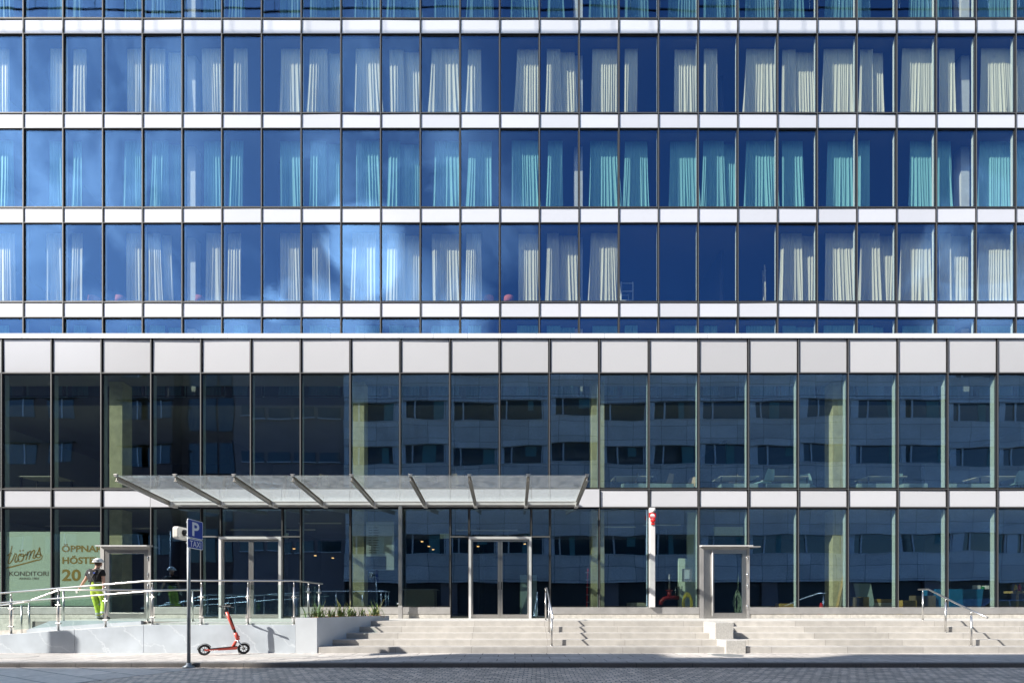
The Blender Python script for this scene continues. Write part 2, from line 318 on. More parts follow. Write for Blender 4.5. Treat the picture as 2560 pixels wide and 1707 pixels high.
def base_of(v):
    xs = [p[0] for p in v]; ys = [p[1] for p in v]; zs = [p[2] for p in v]
    return Vector(((min(xs)+max(xs))/2, (min(ys)+max(ys))/2, min(zs)))
def tag(o, label=None, cat=None, group=None, kind=None):
    if label: o['label'] = label
    if cat: o['category'] = cat
    if group: o['group'] = group
    if kind: o['kind'] = kind
    return o
def thing(name, label, cat, loc, group=None):
    o = bpy.data.objects.new(name, None); C.objects.link(o); o.location = loc; o.empty_display_size = .2
    ORG[o.name] = Vector(loc); return tag(o, label, cat, group)
def inst(name, mesh, parent, loc):
    o = bpy.data.objects.new(name, mesh); C.objects.link(o); o.parent = parent; o.location = loc
    ORG[o.name] = ORG[parent.name]+Vector(loc) if parent else Vector(loc); return o
def copy_tree(o, loc=None, label=None, rotz=None, parent=None):
    c = o.copy(); C.objects.link(c); c.parent = parent
    if loc is not None: c.location = loc
    if rotz is not None: c.rotation_euler.z = rotz
    if label: c['label'] = label
    for ch in list(o.children): copy_tree(ch, parent=c)
    return c
def X(px, D): return (px-1280)*D/F
def Z(py, D): return EYE+(1512-py)*D/F
ORD = ['', 'first', 'second', 'third', 'fourth', 'fifth', 'sixth', 'seventh', 'eighth', 'ninth', 'tenth', 'eleventh', 'twelfth', 'thirteenth', 'fourteenth',
       'fifteenth', 'sixteenth', 'seventeenth', 'eighteenth', 'nineteenth', 'twentieth', 'twenty-first', 'twenty-second', 'twenty-third', 'twenty-fourth', 'twenty-fifth', 'twenty-sixth', 'twenty-seventh', 'twenty-eighth']
def text_mesh(body, x0, x1, z0, z1, y, mt, name, parent, bold=0, face='front', keep=False):
    """lettering fitted in a rectangle; face 'front' reads from -Y, 'right' is laid in the Y-Z plane and reads from +X"""
    cu = bpy.data.curves.new('t', 'FONT'); cu.body = body; cu.size = 1; cu.offset = bold; cu.extrude = .004; cu.resolution_u = 3
    to = bpy.data.objects.new('t', cu); C.objects.link(to); dg = bpy.context.evaluated_depsgraph_get()
    me = bpy.data.meshes.new_from_object(to.evaluated_get(dg)); bpy.data.objects.remove(to); bpy.data.curves.remove(cu)
    xs = [v.co.x for v in me.vertices]; ys = [v.co.y for v in me.vertices]; a, b, c, d = min(xs), max(xs), min(ys), max(ys)
    org = ORG[parent.name]
    for v in me.vertices:
        u = x0+(v.co.x-a)/(b-a)*(x1-x0); h = z0+(v.co.y-c)/(d-c)*(z1-z0); e = v.co.z*.6
        v.co = (Vector((u, y-e, h)) if face == 'front' else Vector((y+e, u, h)))-org
    me.materials.clear(); me.materials.append(M[mt]); me.name = name
    o = bpy.data.objects.new(name, me); C.objects.link(o); o.parent = parent; ORG[o.name] = org; return o

# ================================================================ SETTING
PAV = EYE-1.132; LAND = EYE-.432; STREET = 0.0; DS = 11.5; DW = 16.0; DU = 17.0; SL = DW/F; SU = DU/F
KERB = 9.64
MB().box(-300, 300, -200, 400, -.6, -.04).build('ground', 'opp_base', kind='structure')
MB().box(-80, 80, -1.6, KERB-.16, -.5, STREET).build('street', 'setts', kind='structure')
# smooth slab crossing laid in the setts
MB().prism([(-16, KERB-.165), (-5.9, KERB-.165), (-7.0, 7.2), (-7.6, 5), (-8, 0), (-30, 0), (-30, KERB-.165)], 'z', .001, .005).build('street_crossing', 'crossing', kind='structure')
MB().box(-80, 80, KERB-.16, KERB, -.4, PAV).build('kerb', 'kerb', kind='structure', bevel=.012)
MB().box(-80, 80, KERB+.002, DS+.3, -.4, PAV-.004).build('pavement', 'pavement', kind='structure')
MB().box(-80, 80, -3.6, -1.602, -.4, .1).build('far_pavement', 'pavement', kind='structure')
for (xa, xb, ya, yb, lab) in ((-13.4, -10.4, 10.15, 11.1, ''), (-6.6, -4.3, 10.5, 11.25, '')):
    b = MB(); n = 16
    pts = [((xa+xb)/2+(xb-xa)/2*math.cos(t*2*math.pi/n)*rnd.uniform(.8, 1.1), (ya+yb)/2+(yb-ya)/2*math.sin(t*2*math.pi/n)*rnd.uniform(.75, 1.1)) for t in range(n)]
    b.prism(pts, 'z', PAV-.02, PAV+.001).build('gravel_patch', 'blockstone', kind='structure')

for (x_, y_, r_) in ((4.9, 11.0, .34), (-13.9, 8.6, .33)):
    zc_ = PAV-.004 if y_ > KERB else .005
    t = thing('manhole_cover', 'round cast iron manhole cover in the %s' % ('pavement before the stone blocks' if y_ > KERB else 'street slabs at the left'), 'manhole cover', (x_, y_, zc_))
    MB().lathe([(r_, 0), (r_, .004), (r_-.03, .006), (r_-.04, .003), (.0, .003)], (x_, y_, zc_), 28).build('lid', 'polegrey', t)
# terrace (landing) with the steps in front of it
treads = [(11.93, -.852), (12.36, -.712), (12.79, -.572), (13.2, -.432)]
RX0 = X(1834, 12.4)
def slant(D): return -4.63+1.1*(D-11.5)/2.4       # the oblique right face of the planter
terr = MB()
terr.box(X(1761, 13.2), 60, 13.2, 30, -.3, LAND)
terr.prism([(-12.9, 13.0), (-4.0, 13.0), (-4.0, 13.2), (X(1761, 13.2), 13.2), (X(1761, 13.2), 30), (-12.9, 30)], 'z', -.3, LAND)
terr.build('terrace', 'terrace', kind='structure', bevel=.004)
def staircase(x1s, x0f, label, bottom_x0, bottom_x1, mt='step'):
    t = thing('staircase', label, 'stairs', ((bottom_x0+min(bottom_x1, 20))/2, DS, PAV), 'flights of granite steps up to the terrace')
    MB().box(bottom_x0, bottom_x1, DS, 12.4, -.3, EYE-.992).build('step', 'step_shaded', t, bevel=.006)
    for i, (D, z) in enumerate(treads[:-1]):
        MB().box(x0f(i), x1s[i], D, D+.9 if i < 2 else 13.5, -.3+.01*i, EYE+z).build('step', mt, t, bevel=.006)
    MB().box(x0f(3), x1s[3], 13.195, 13.7, -.2, LAND+.0015).build('step', mt, t, bevel=.006)
    return t
staircase([X(1800, 11.93), X(1786, 12.36), X(1774, 12.79), X(1761, 13.195)], lambda i: slant(treads[i][0])-.3,
          'wide pale granite steps between the grey planter and the stone blocks', slant(11.5)+.02, X(1816, 11.5))
staircase([40]*4, lambda i: X(1835, treads[i][0]), 'pale granite steps right of the stone blocks, crossed by the rightmost handrail', X(1866, 11.5), 40)
# sloping cheek between the two flights
MB().hexa([(X(1800, 11.9), 11.52, -.2), (X(1834, 11.6), 11.52, -.2), (X(1834, 13.25), 13.25, -.2), (X(1761, 13.2), 13.25, -.2),
           (X(1800, 11.9), 11.6, EYE-.99), (X(1834, 11.6), 11.6, EYE-.99), (X(1834, 13.25), 13.25, LAND-.003), (X(1761, 13.2), 13.25, LAND-.003)]).build('sloping_slab', 'step',
           label='smooth sloping stone slab behind the two granite blocks on the steps', cat='stone slab')
MB().box(X(1788, 12.0), X(1834, 12.0), 12.0, 12.75, EYE-.86, Z(1555, 12.0)).build('granite_block', 'blockstone', bevel=.012, label='upper square granite block set in the middle of the steps', cat='stone block', group='granite blocks on the steps')
MB().box(X(1815, 11.42), X(1865, 11.42), 11.42, 11.99, PAV-.1, Z(1600, 11.42)).build('granite_block', 'blockstone', bevel=.012, label='lower granite block standing on the pavement edge by the steps', cat='stone block', group='granite blocks on the steps')

# ramp behind the marble wall
xl = -18.4
def wz(x): return PAV + (LAND-.034-PAV)*min(1, max(0, (x-xl)/(-8.76-xl)))
ramp = MB()
ramp.hexa([(xl, 11.62, -.3), (-8.76, 11.62, -.3), (-8.76, 13.0, -.3), (xl, 13.0, -.3), (xl, 11.62, wz(xl)-.02), (-8.76, 11.62, LAND-.02), (-8.76, 13.0, LAND-.02), (xl, 13.0, wz(xl)-.02)])
ramp.hexa([(xl, 13.0, -.3), (-12.9, 13.0, -.3), (-12.9, 16.2, -.3), (xl, 16.2, -.3), (xl, 13.0, wz(xl)-.02), (-12.9, 13.0, wz(-12.9)-.02), (-12.9, 16.2, wz(-12.9)-.02), (xl, 16.2, wz(xl)-.02)])
ramp.box(-40, xl, DS, 16.2, -.3, PAV-.002)
ramp.box(-8.76, -5.2, 11.62, 13.0, -.3, LAND-.002)
ramp.build('ramp', 'terrace', kind='structure')
wall = thing('ramp_wall', 'low grey-blue marble wall rising along the front of the ramp', 'wall', (-10, DS, PAV))
xs = [-18.4, -15.6, X(186, DS), X(359, DS), -5.15]
for a, b_ in zip(xs[:-1], xs[1:]):
    MB().hexa([(a+.004, DS, -.2), (b_-.004, DS, -.2), (b_-.004, DS+.12, -.2), (a+.004, DS+.12, -.2), (a+.004, DS, wz(a)), (b_-.004, DS, wz(b_)), (b_-.004, DS+.12, wz(b_)), (a+.004, DS+.12, wz(a))]).build('wall_slab', 'wallstone', wall, bevel=.003)
MB().prism([(-12.95, .2), (-12.3, .2), (-12.3, LAND+.02), (-12.95, .56)], 'y', 12.9, 12.999).build('kerb_end', 'wallstone', wall)
MB().box(-12.3, -9.9, 12.9, 12.999, .3, LAND+.018).build('back_kerb', 'wallstone', wall)

# planter
pl = thing('planter', 'grey clad planter with an oblique side at the left end of the steps', 'planter', (-4.8, DS, PAV))
zt = EYE-.295
P0, P1, P2, P3, P4 = (-5.14, DS-.02), (-4.63, DS-.02), (-3.53, 13.9), (-3.75, 14.0), (-5.14, 14.0)
def wallseg(a, b_, th, z0, z1):
    a = Vector(a); b_ = Vector(b_); d = (b_-a).normalized(); n = Vector((-d.y, d.x))*th
    return [(a.x, a.y, z0), (b_.x, b_.y, z0), ((b_+n).x, (b_+n).y, z0), ((a+n).x, (a+n).y, z0), (a.x, a.y, z1), (b_.x, b_.y, z1), ((b_+n).x, (b_+n).y, z1), ((a+n).x, (a+n).y, z1)]
MB().hexa(wallseg(P0, P1, .05, -.1, zt)).build('front_panel', 'planter', pl)
MB().hexa(wallseg((P1[0]+.0005, P1[1]+.003), P2, .05, -.1, zt-.001)).build('side_panel', 'planter', pl)
MB().hexa(wallseg(P2, P4, .05, LAND, zt-.002)).build('back_panel', 'planter', pl)
MB().hexa(wallseg(P4, (P0[0], P0[1]+.053), .05, -.1, zt-.003)).build('end_panel', 'planter', pl)
MB().prism([(-5.08, DS+.04), (-4.69, DS+.04), (-3.64, 13.85), (-5.08, 13.9)], 'z', .2, zt-.02).build('soil', 'soil', pl)
def tuft(cx, cy, n, h, label, seed, spikes=0):
    q = random.Random(seed); t = thing('strap_leaf_plant', label, 'plant', (cx, cy, zt-.04), 'strap-leaved plants in the planter')
    for nm, mt, cnt in (('green_leaves', 'leaf', n), ('yellow_leaves', 'leaf2', n//2), ('dry_leaves', 'dryleaf', n+14)):
        b = MB()
        for i in range(cnt):
            a = q.uniform(0, 6.28); lean = q.uniform(.15, .95) if nm != 'dry_leaves' else q.uniform(1.1, 1.5)
            ln = h*q.uniform(.6, 1.15)*(1 if nm != 'dry_leaves' else .6); ww = q.uniform(.010, .019)
            p = Vector((cx+q.gauss(0, .075), cy+q.gauss(0, .05), zt-.05)); d = Vector((math.cos(a), math.sin(a), 0)); sd = Vector((-d.y, d.x, 0)); vs = []
            th = lean*.35; seg = 6
            for k in range(seg+1):
                wk = ww*(1-(k/seg)**2*.9); vs += [p-sd*wk, p+sd*wk]
                p = p+(d*math.sin(th)+Vector((0, 0, 1))*math.cos(th))*ln/seg; th += lean*.42
            b.add(vs, [(2*k, 2*k+1, 2*k+3, 2*k+2) for k in range(seg)])
        b.build(nm, mt, t)
    if spikes:
        b = MB()
        for i in range(spikes):
            b.tube([(cx+.03*i, cy, zt-.05), (cx-.06+.05*i, cy, zt+.3), (cx-.12+.03*i, cy+.02, zt+.5-.09*i)], [.009, .008, .003], 6)
        b.build('flower_stalk', 'leaf2', t)
tuft(-4.78, 11.85, 36, .42, 'bushy strap-leaved plant nearest the front edge of the planter', 3)
tuft(-4.62, 12.35, 22, .38, 'drooping strap-leaved plant second from the planter front', 9)
tuft(-4.5, 12.7, 26, .40, 'strap-leaved plant with two tall pale stalks in the planter', 4, 2)
tuft(-4.3, 13.0, 34, .46, 'strap-leaved plant just right of the one with tall stalks', 5)
tuft(-4.1, 13.25, 10, .36, 'low browning plant between two taller green ones in the planter', 10)
tuft(-3.85, 13.6, 30, .50, 'tall strap-leaved plant at the narrow end of the planter', 6)
tuft(-4.98, 12.4, 16, .32, 'half-withered plant behind the balustrade glass in the planter', 8)

# ================================================================ BUILDING
ux = [X(59.6+99.15*k, DU) for k in range(-2, 28)]         # 30 lines: index i -> k=i-2
lx = [X(5.5+124.35*k, DW) for k in range(-3, 24)]
bld = thing('glass_hotel_building', 'wide glass building with white spandrel bands and a projecting lower storey pair', 'building', (0, DW, LAND))
BO = Vector((0, DW, LAND))
XL, XR = ux[0], ux[-1]; LXL, LXR = lx[0], lx[-1]
PER = 235.8
# rows in photo pixels: (window top, window bottom)
def rowy(i): return (88+PER*(i-1), 281.5+PER*(i-1))
# --- upper storeys
WT = ux[1]-ux[0]
def window_mesh(wd, ht, fw, fd):
    b = MB(); b.box(0, wd, 0, fd, 0, fw); b.box(0, wd, 0, fd, ht-fw, ht); b.box(0, fw, 0, fd, fw, ht-fw); b.box(wd-fw, wd, 0, fd, fw, ht-fw)
    return b.mesh('window', ['gasket'])
def pane_mesh(wd, ht, fw, fd, gm, bulge=.0):
    b = MB(); b.box(fw-.002, wd-fw+.002, .012, .030, fw-.002, ht-fw+.002); return b.mesh('pane', [gm])
cnt = 0; cache = {}
g = .022
def put_window(x0, x1, z0, z1, y, gm, name='window', fw=.018):
    key = (round(x1-x0, 3), round(z1-z0, 3), gm, fw)
    if key not in cache: cache[key] = (window_mesh(x1-x0, z1-z0, fw, .05), pane_mesh(x1-x0, z1-z0, fw, .05, gm))
    wm, pm = cache[key]
    wo_ = inst(name, wm, bld, (x0-BO.x, y-BO.y, z0-BO.z))
    p = inst('pane', pm, wo_, (0, 0, 0)); q = rnd
    p.rotation_euler = (R(q.gauss(0, .12)), 0, R(q.gauss(0, .12)))
    return wo_
for r in (1, 2, 3, 4, 0):
    yt, yb = rowy(r); z1, z0 = Z(yt, DU), Z(yb, DU)
    if r == 4: z0 = Z(990, DU)
    stuff = MB()
    for i in range(1, 28):
        x0, x1 = ux[i]+g, ux[i+1]-g
        if r == 0 and not (4 <= i <= 23): continue
        put_window(x0, x1, z0, z1, DU, 'glass_up')
for (xa, xb) in ((ux[1], ux[4]), (ux[24], ux[28])):      # the last windows of the top row, past a hundred of a kind
    pass
b = MB(); b2 = MB(); yt, yb = rowy(0)
for i in list(range(1, 4))+list(range(24, 28)):
    b.box(ux[i]+g, ux[i+1]-g, DU, DU+.012, Z(yb, DU), Z(yb, DU)+.03, 1); b.box(ux[i]+g, ux[i+1]-g, DU+.012, DU+.03, Z(yb, DU)+.03, Z(yt, DU))
b.build('top_row_windows', ['glass_up', 'gasket'], bld, kind='stuff')
mul = MB().box(-.035, .035, -.055, .0, 0, 1, 0).box(-.009, .009, -.063, -.055, 0, 1, 1)
def mullion(x, y, z0, z1, fin=.14, finw=.04, capw=.048):
    b = MB(); b.box(x-capw/2, x+capw/2, y-.03, y, z0, z1, 0); b.box(x-.007, x+.007, y-.034, y-.03, z0, z1, 1)
    b.box(x-.022, x+.022, y+.001, y+.06, z0, z1, 0); b.box(x-finw/2, x+finw/2, y+.06, y+.06+fin, z0, z1, 2)
    return b.build('mullion', ['dark', 'line', 'fin'], bld)
ZT = Z(-190, DU); ZB = Z(990, DU)
for x in ux[1:29]: mullion(x, DU, ZB, ZT, .085)
# spandrel panels and transoms of the upper storeys
pc = {}
for r in range(0, 5):
    yt = rowy(r)[1]+5.3; yb = rowy(r+1)[0]-3.4
    if r == 4: continue
    z1, z0 = Z(yt, DU), Z(yb, DU)
    for i in range(1, 28):
        x0, x1 = ux[i]+.034, ux[i+1]-.030
        k = (round(x1-x0, 3), round(z1-z0, 3))
        if k not in pc: pc[k] = MB().box(0, k[0], 0, .03, 0, k[1]).mesh('spandrel_panel', ['white'])
        o_ = inst('spandrel_panel', pc[k], bld, (x0-BO.x, DU-.005-BO.y, z0-BO.z))
        o_.rotation_euler = (R(rnd.gauss(0, .15)), 0, R(rnd.gauss(0, .15)))
    b = MB()
    for zc, hh in ((Z(rowy(r)[1]+2.7, DU), .045), (Z(rowy(r+1)[0]-1.7, DU), .03)):
        b.box(XL, XR, DU-.025, DU-.002, zc-hh/2, zc+hh/2, 0)
        b.box(XL, XR, DU-.029, DU-.025, zc-.006, zc+.006, 1)
    b.build('transom', ['dark', 'line'], bld)
    MB().box(XL, XR, DU+.035, DU+.09, z0-.09, z1+.12).build('spandrel_backing', 'gasket', bld)
# top of the wall, above the picture
MB().box(XL, XR, DU, DU+.3, ZT-.02, ZT+.8).build('roof_edge', 'white', bld)
# floor slabs, ceilings and rooms behind
for r in range(0, 5):
    zfl = Z(rowy(r)[1]+1, DU); zce = Z(rowy(r+1)[0]-1, DU)
    if r == 4: zfl = Z(990, DU); zce = zfl-.3
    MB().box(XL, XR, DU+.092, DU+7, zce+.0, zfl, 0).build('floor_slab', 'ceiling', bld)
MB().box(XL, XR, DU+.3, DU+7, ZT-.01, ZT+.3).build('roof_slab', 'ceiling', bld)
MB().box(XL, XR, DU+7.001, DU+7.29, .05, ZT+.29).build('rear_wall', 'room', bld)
for x, nm in ((XL-.3, 'side_wall'), (XR, 'side_wall')):
    MB().box(x, x+.3, DU, DU+7.3, 0, ZT+.8).build(nm, 'white', bld)
for xk in (5, 10, 15, 20, 25):       # partitions between rooms
    pass
for k in range(2, 29, 3):
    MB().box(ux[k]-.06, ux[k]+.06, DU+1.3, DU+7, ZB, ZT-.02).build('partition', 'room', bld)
for px in (468, 1436, 2403):
    xx = X(px, DU+.62)
    for r in (0, 1, 2, 3, 4):
        MB().box(xx, xx+.3, DU+.62, DU+.92, Z(rowy(r)[1], DU)+.01 if r < 4 else ZB+.01, Z(rowy(r)[0], DU)-.02).build('column', 'concrete_upper', bld)
xx = X(1302, DU+1.3); MB().box(xx, xx+.5, DU+1.0, DU+1.4, Z(rowy(0)[1], DU)+.01, Z(rowy(0)[0], DU)-.02).build('column', 'concrete', bld)

# --- lower storeys
ZP1, ZP0 = Z(847.5, DW), Z(931, DW)      # parapet panels
ZW1, ZW0 = Z(934.7, DW), Z(1219.5, DW)   # second storey windows
ZS1, ZS0 = Z(1225, DW), Z(1266, DW)      # fascia panels
ZG1, ZG0 = Z(1270.5, DW), Z(1515.5, DW)  # ground floor windows
# coping in lengths with open joints
b = MB(); x = LXL
while x < LXR:
    b.hexa([(x+.004, DW-.06, Z(844.5, 15.94)), (x+1.122, DW-.06, Z(844.5, 15.94)), (x+1.122, DW+.9, Z(844.5, 15.94)), (x+.004, DW+.9, Z(844.5, 15.94)),
            (x+.004, DW-.06, Z(833.3, 15.94)), (x+1.122, DW-.06, Z(833.3, 15.94)), (x+1.122, DW+.35, Z(833.3, 15.94)+.01), (x+.004, DW+.35, Z(833.3, 15.94)+.01)]); x += 1.13
b.build('coping', 'coping', bld)
MB().box(LXL, LXR, DW-.035, DW+.1, ZP1+.012, Z(844.5, 15.94)-.002).build('coping_shadow_gap', 'dark', bld)
MB().box(LXL, LXR, DW+.12, DU-.06, Z(880, 16), Z(868, DW)).build('podium_roof', 'slab', bld)
for i in range(0, 26):
    x0, x1 = lx[i]+.055, lx[i+1]-.042
    for nm, z0, z1, mt in (('parapet_panel', ZP0, ZP1, 'parapet'), ('fascia_panel', ZS0, ZS1, 'white')):
        if nm == 'fascia_panel' and 6 <= i <= 14: continue
        k = (nm, round(x1-x0, 3))
        if k not in pc: pc[k] = MB().box(0, x1-x0, 0, .03, 0, z1-z0).mesh(nm, [mt])
        o_ = inst(nm, pc[k], bld, (x0-BO.x, DW+.005-BO.y, z0-BO.z))
        o_.rotation_euler = (R(rnd.gauss(0, .2)), 0, R(rnd.gauss(0, .2)))
    put_window(lx[i]+g, lx[i+1]-g, ZW0, ZW1, DW, 'glass_low', 'office_window')
# plain fascia above the entrance, split by fine joints
fx = [379, 503, 552, 627, 706, 751, 876, 1001, 1126, 1173, 1250, 1328, 1375, 1498]
b = MB()
for a, c in zip(fx[:-1], fx[1:]): b.box(X(a, DW)+.006, X(c, DW)-.006, DW-.06, DW+.03, Z(1267.5, DW), Z(1223.5, DW))
b.build('entrance_fascia', 'white', bld)
for zc in (Z(1222.3, DW), Z(1268.3, DW), Z(932.8, DW)):
    for (xa, xb) in (((LXL, X(379, DW)), (X(1498, DW), LXR)) if zc < Z(1200, DW) and zc > 0 and abs(zc-Z(932.8, DW)) > .1 else ((LXL, LXR),)):
        b = MB(); b.box(xa, xb, DW-.025, DW-.002, zc-.022, zc+.022, 0); b.box(xa, xb, DW-.029, DW-.025, zc-.007, zc+.007, 1); b.build('transom', ['dark', 'line'], bld)
b = MB(); zc = Z(1269.3, DW); b.box(X(379, DW), X(1498, DW), DW-.03, DW-.002, zc-.02, zc+.015, 0); b.build('transom', ['dark', 'line'], bld)
MB().box(LXL, LXR, DW+.055, DW+.1, ZS0-.05, ZS1+.07).build('spandrel_backing', 'gasket', bld)
MB().box(LXL, LXR, DW+.055, DW+.11, ZP0-.04, ZP1+.05).build('spandrel_backing', 'gasket', bld)
for i, x in enumerate(lx):
    k = i-3
    if k in (5, 10): mullion(x, DW, ZW0-.02, ZP1, .15)
    elif 4 <= k <= 12: mullion(x, DW, ZW0-.02, ZP1, .15)
    else: mullion(x, DW, ZG0-.02, ZP1, .15)
    # ground-floor lines below the entrance fascia
GW = []      # ground floor panes (px0, px1, y0, y1)
for k in (-3, -2, -1, 0, 1): GW.append((5.5+124.35*k, 5.5+124.35*(k+1), 1270.5, 1515.5))
GW += [(254.2, 379, 1270.5, 1363), (379, 503, 1270.5, 1515.5), (503, 552, 1270.5, 1340), (503, 552, 1342.5, 1541), (552, 706, 1270.5, 1341), (706, 752, 1270.5, 1340), (706, 752, 1342.5, 1541),
       (752, 876, 1270.5, 1515.5), (876, 1001, 1270.5, 1515.5), (1001, 1126, 1270.5, 1515.5), (1126, 1173, 1270.5, 1340), (1126, 1173, 1342.5, 1541), (1173, 1328, 1270.5, 1341),
       (1328, 1375, 1270.5, 1340), (1328, 1375, 1342.5, 1541), (1375, 1498, 1270.5, 1515.5), (1498, 1622, 1270.5, 1515.5), (1622, 1747, 1270.5, 1515.5), (1747, 1871, 1270.5, 1363)]
for k in range(15, 23): GW.append((5.5+124.35*k, 5.5+124.35*(k+1), 1270.5, 1515.5))
for (a, c, y0, y1) in GW: put_window(X(a, DW)+g, X(c, DW)-g, Z(y1, DW), Z(y0, DW), DW, 'glass_low', 'shop_window')
for px in (503, 752, 876, 1001, 1126, 1375, 1497.7): mullion(X(px, DW), DW, ZG0-.02, Z(1270, DW), .15)
for px in (552, 706, 1173, 1328): mullion(X(px, DW), DW+.005, Z(1343, DW), Z(1270, DW), .15)
for a, c in ((503, 552), (706, 752), (1126, 1173), (1328, 1375)):
    b = MB(); b.box(X(a, DW), X(c, DW), DW-.04, DW+.05, Z(1342.6, DW), Z(1340, DW)); b.build('door_transom', 'line', bld)
for px in (503, 752, 1126, 1375): mullion(X(px, DW), DW+.003, LAND, ZG0-.02, .15)
# plinth and steel skirting, interrupted at the doors
for a, c in ((-370, 254), (379, 503), (752, 1126), (1375, 1747), (1872, 2900)):
    MB().box(X(a, DW), X(c, DW), DW-.05, DW+.1, Z(1534, DW), Z(1517, DW)).build('skirting', 'steel_dull', bld, bevel=.004)
    MB().box(X(a, DW), X(c, DW), DW-.035, DW+.1, -.1, Z(1534.6, DW)).build('plinth', 'plinth', bld)
# floors inside
MB().box(LXL, LXR, DW+.11, DW+8.3, ZS0+.02, ZW0+.0).build('floor_slab', 'slab', bld)
MB().box(LXL, LXR, DW+.12, DU-.06, ZW1+.02, ZP0+.3).build('ceiling', 'slab', bld)
MB().box(LXL, LXR, DU+.01, DU+7, Z(990, DU)-.35, Z(990, DU)-.31).build('ceiling', 'slab', bld)
MB().box(LXL, LXR, DW+.05, DW+8.3, LAND-.2, LAND+.012).build('floor_slab', 'slab', bld)
MB().box(LXL, LXL+.2, DW, DW+8.3, 0, ZP1).build('side_wall', 'white', bld)
MB().box(LXR, LXR+.2, DW, DW+8.3, 0, ZP1).build('side_wall', 'white', bld)
for x in (-22.05, -13.78, -5.5, 2.72, 10.98, 19.25):
    MB().box(x, x+.44, DW+.55, DW+.98, LAND+.013, ZS0+.01).build('column', 'concrete', bld)
    MB().box(x, x+.44, DW+.55, DW+.98, ZW0+.001, ZW1).build('column', 'concrete', bld)
# partitions and service bits seen dimly inside
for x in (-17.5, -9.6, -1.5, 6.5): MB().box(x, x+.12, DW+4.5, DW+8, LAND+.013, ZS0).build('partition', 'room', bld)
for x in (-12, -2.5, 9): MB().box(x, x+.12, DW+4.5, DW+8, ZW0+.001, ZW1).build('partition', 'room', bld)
for (xa, xb, yy, zz) in ((-16.4, -14.3, 17.0, 4.0), (-14, -12.6, 17.2, 3.95), (-10, -7, 17.2, 3.9), (-7.5, -6, 17, 4.1), (-2, .2, 17.3, 3.9), (3.0, 4.4, 17.2, 4.0), (4.6, 5.9, 16.9, 4.02)):
    MB().tube([(xa, yy, zz), (xb, yy, zz)], .025, 8).build('ceiling_pipe', 'desktop', bld, smooth=True)
for (xa, xb, z0, z1, yy) in ((X(1786, 17.4), X(1858, 17.4), Z(1338, 17.4), Z(1316, 17.4), 17.4), (X(690, 18), X(720, 18), Z(1345, 18), Z(1332, 18), 18), (X(1100, 17.5), X(1128, 17.5), Z(1345, 17.5), Z(1333, 17.5), 17.5)):
    MB().box(xa, xb, yy, yy+.06, z0, z1).build('ceiling_duct', 'poster', bld)

for (px, py, D) in ((1055, 1354, 19), (1072, 1366, 19.5), (1083, 1374, 20.5), (788, 1389, 20), (832, 1395, 20.5), (1195, 1366, 20), (1300, 1352, 19.5), (1312, 1360, 20.5), (735, 1372, 20)):
    MB().lathe([(.05, 0), (.05, .03)], (X(px, D), D, Z(py, D)), 12).build('ceiling_spot', 'lit', bld)
# --- doors
def entrance(pa, pb, nm):
    xa, xb = X(pa, DW), X(pb, DW); zt = Z(1344, DW); fr = MB()
    fr.box(xa, xa+.08, DW-.1, DW+.12, LAND, zt); fr.box(xb-.08, xb, DW-.1, DW+.12, LAND, zt); fr.box(xa+.001, xb-.001, DW-.099, DW+.12, zt-.05, zt+.03)
    f = fr.build('entrance_door', 'whitepost', bld, bevel=.004)
    mid = (xa+xb)/2
    for s in (-1, 1):
        l0, l1 = (xa+.085, mid-.004) if s < 0 else (mid+.004, xb-.085); zl = zt-.07
        lf = MB(); y0, y1 = DW-.02, DW+.03; inner = .075
        lf.box(l0, l0+.05 if s < 0 else l0+inner, y0, y1, LAND+.02, zl); lf.box(l1-(inner if s < 0 else .05), l1, y0, y1, LAND+.02, zl)
        aa, cc = (l0+.05, l1-inner) if s < 0 else (l0+inner, l1-.05)
        lf.box(aa, cc, y0, y1, LAND+.02, LAND+.13); lf.box(aa, cc, y0, y1, zl-.05, zl)
        lf.build('door_leaf', 'steel', f, bevel=.002)
        MB().box(aa, cc, DW, DW+.018, LAND+.13, zl-.05).build('pane', 'glass_low', f)
        hx = mid+s*.045; MB().tube([(hx, DW-.06, LAND+.95), (hx, DW-.06, LAND+1.2)], .012, 8).tube([(hx, DW-.06, LAND+.98), (hx, DW-.02, LAND+.98)], .008, 8).tube([(hx, DW-.06, LAND+1.17), (hx, DW-.02, LAND+1.17)], .008, 8).build('handle', 'dark', f, smooth=True)
    MB().box(xa+.11, xb-.11, DW+.13, DW+.4, zt-.06, zt+.25).build('door_operator', 'dark', f)
entrance(551, 706, 'a'); entrance(1172.5, 1328.5, 'b')
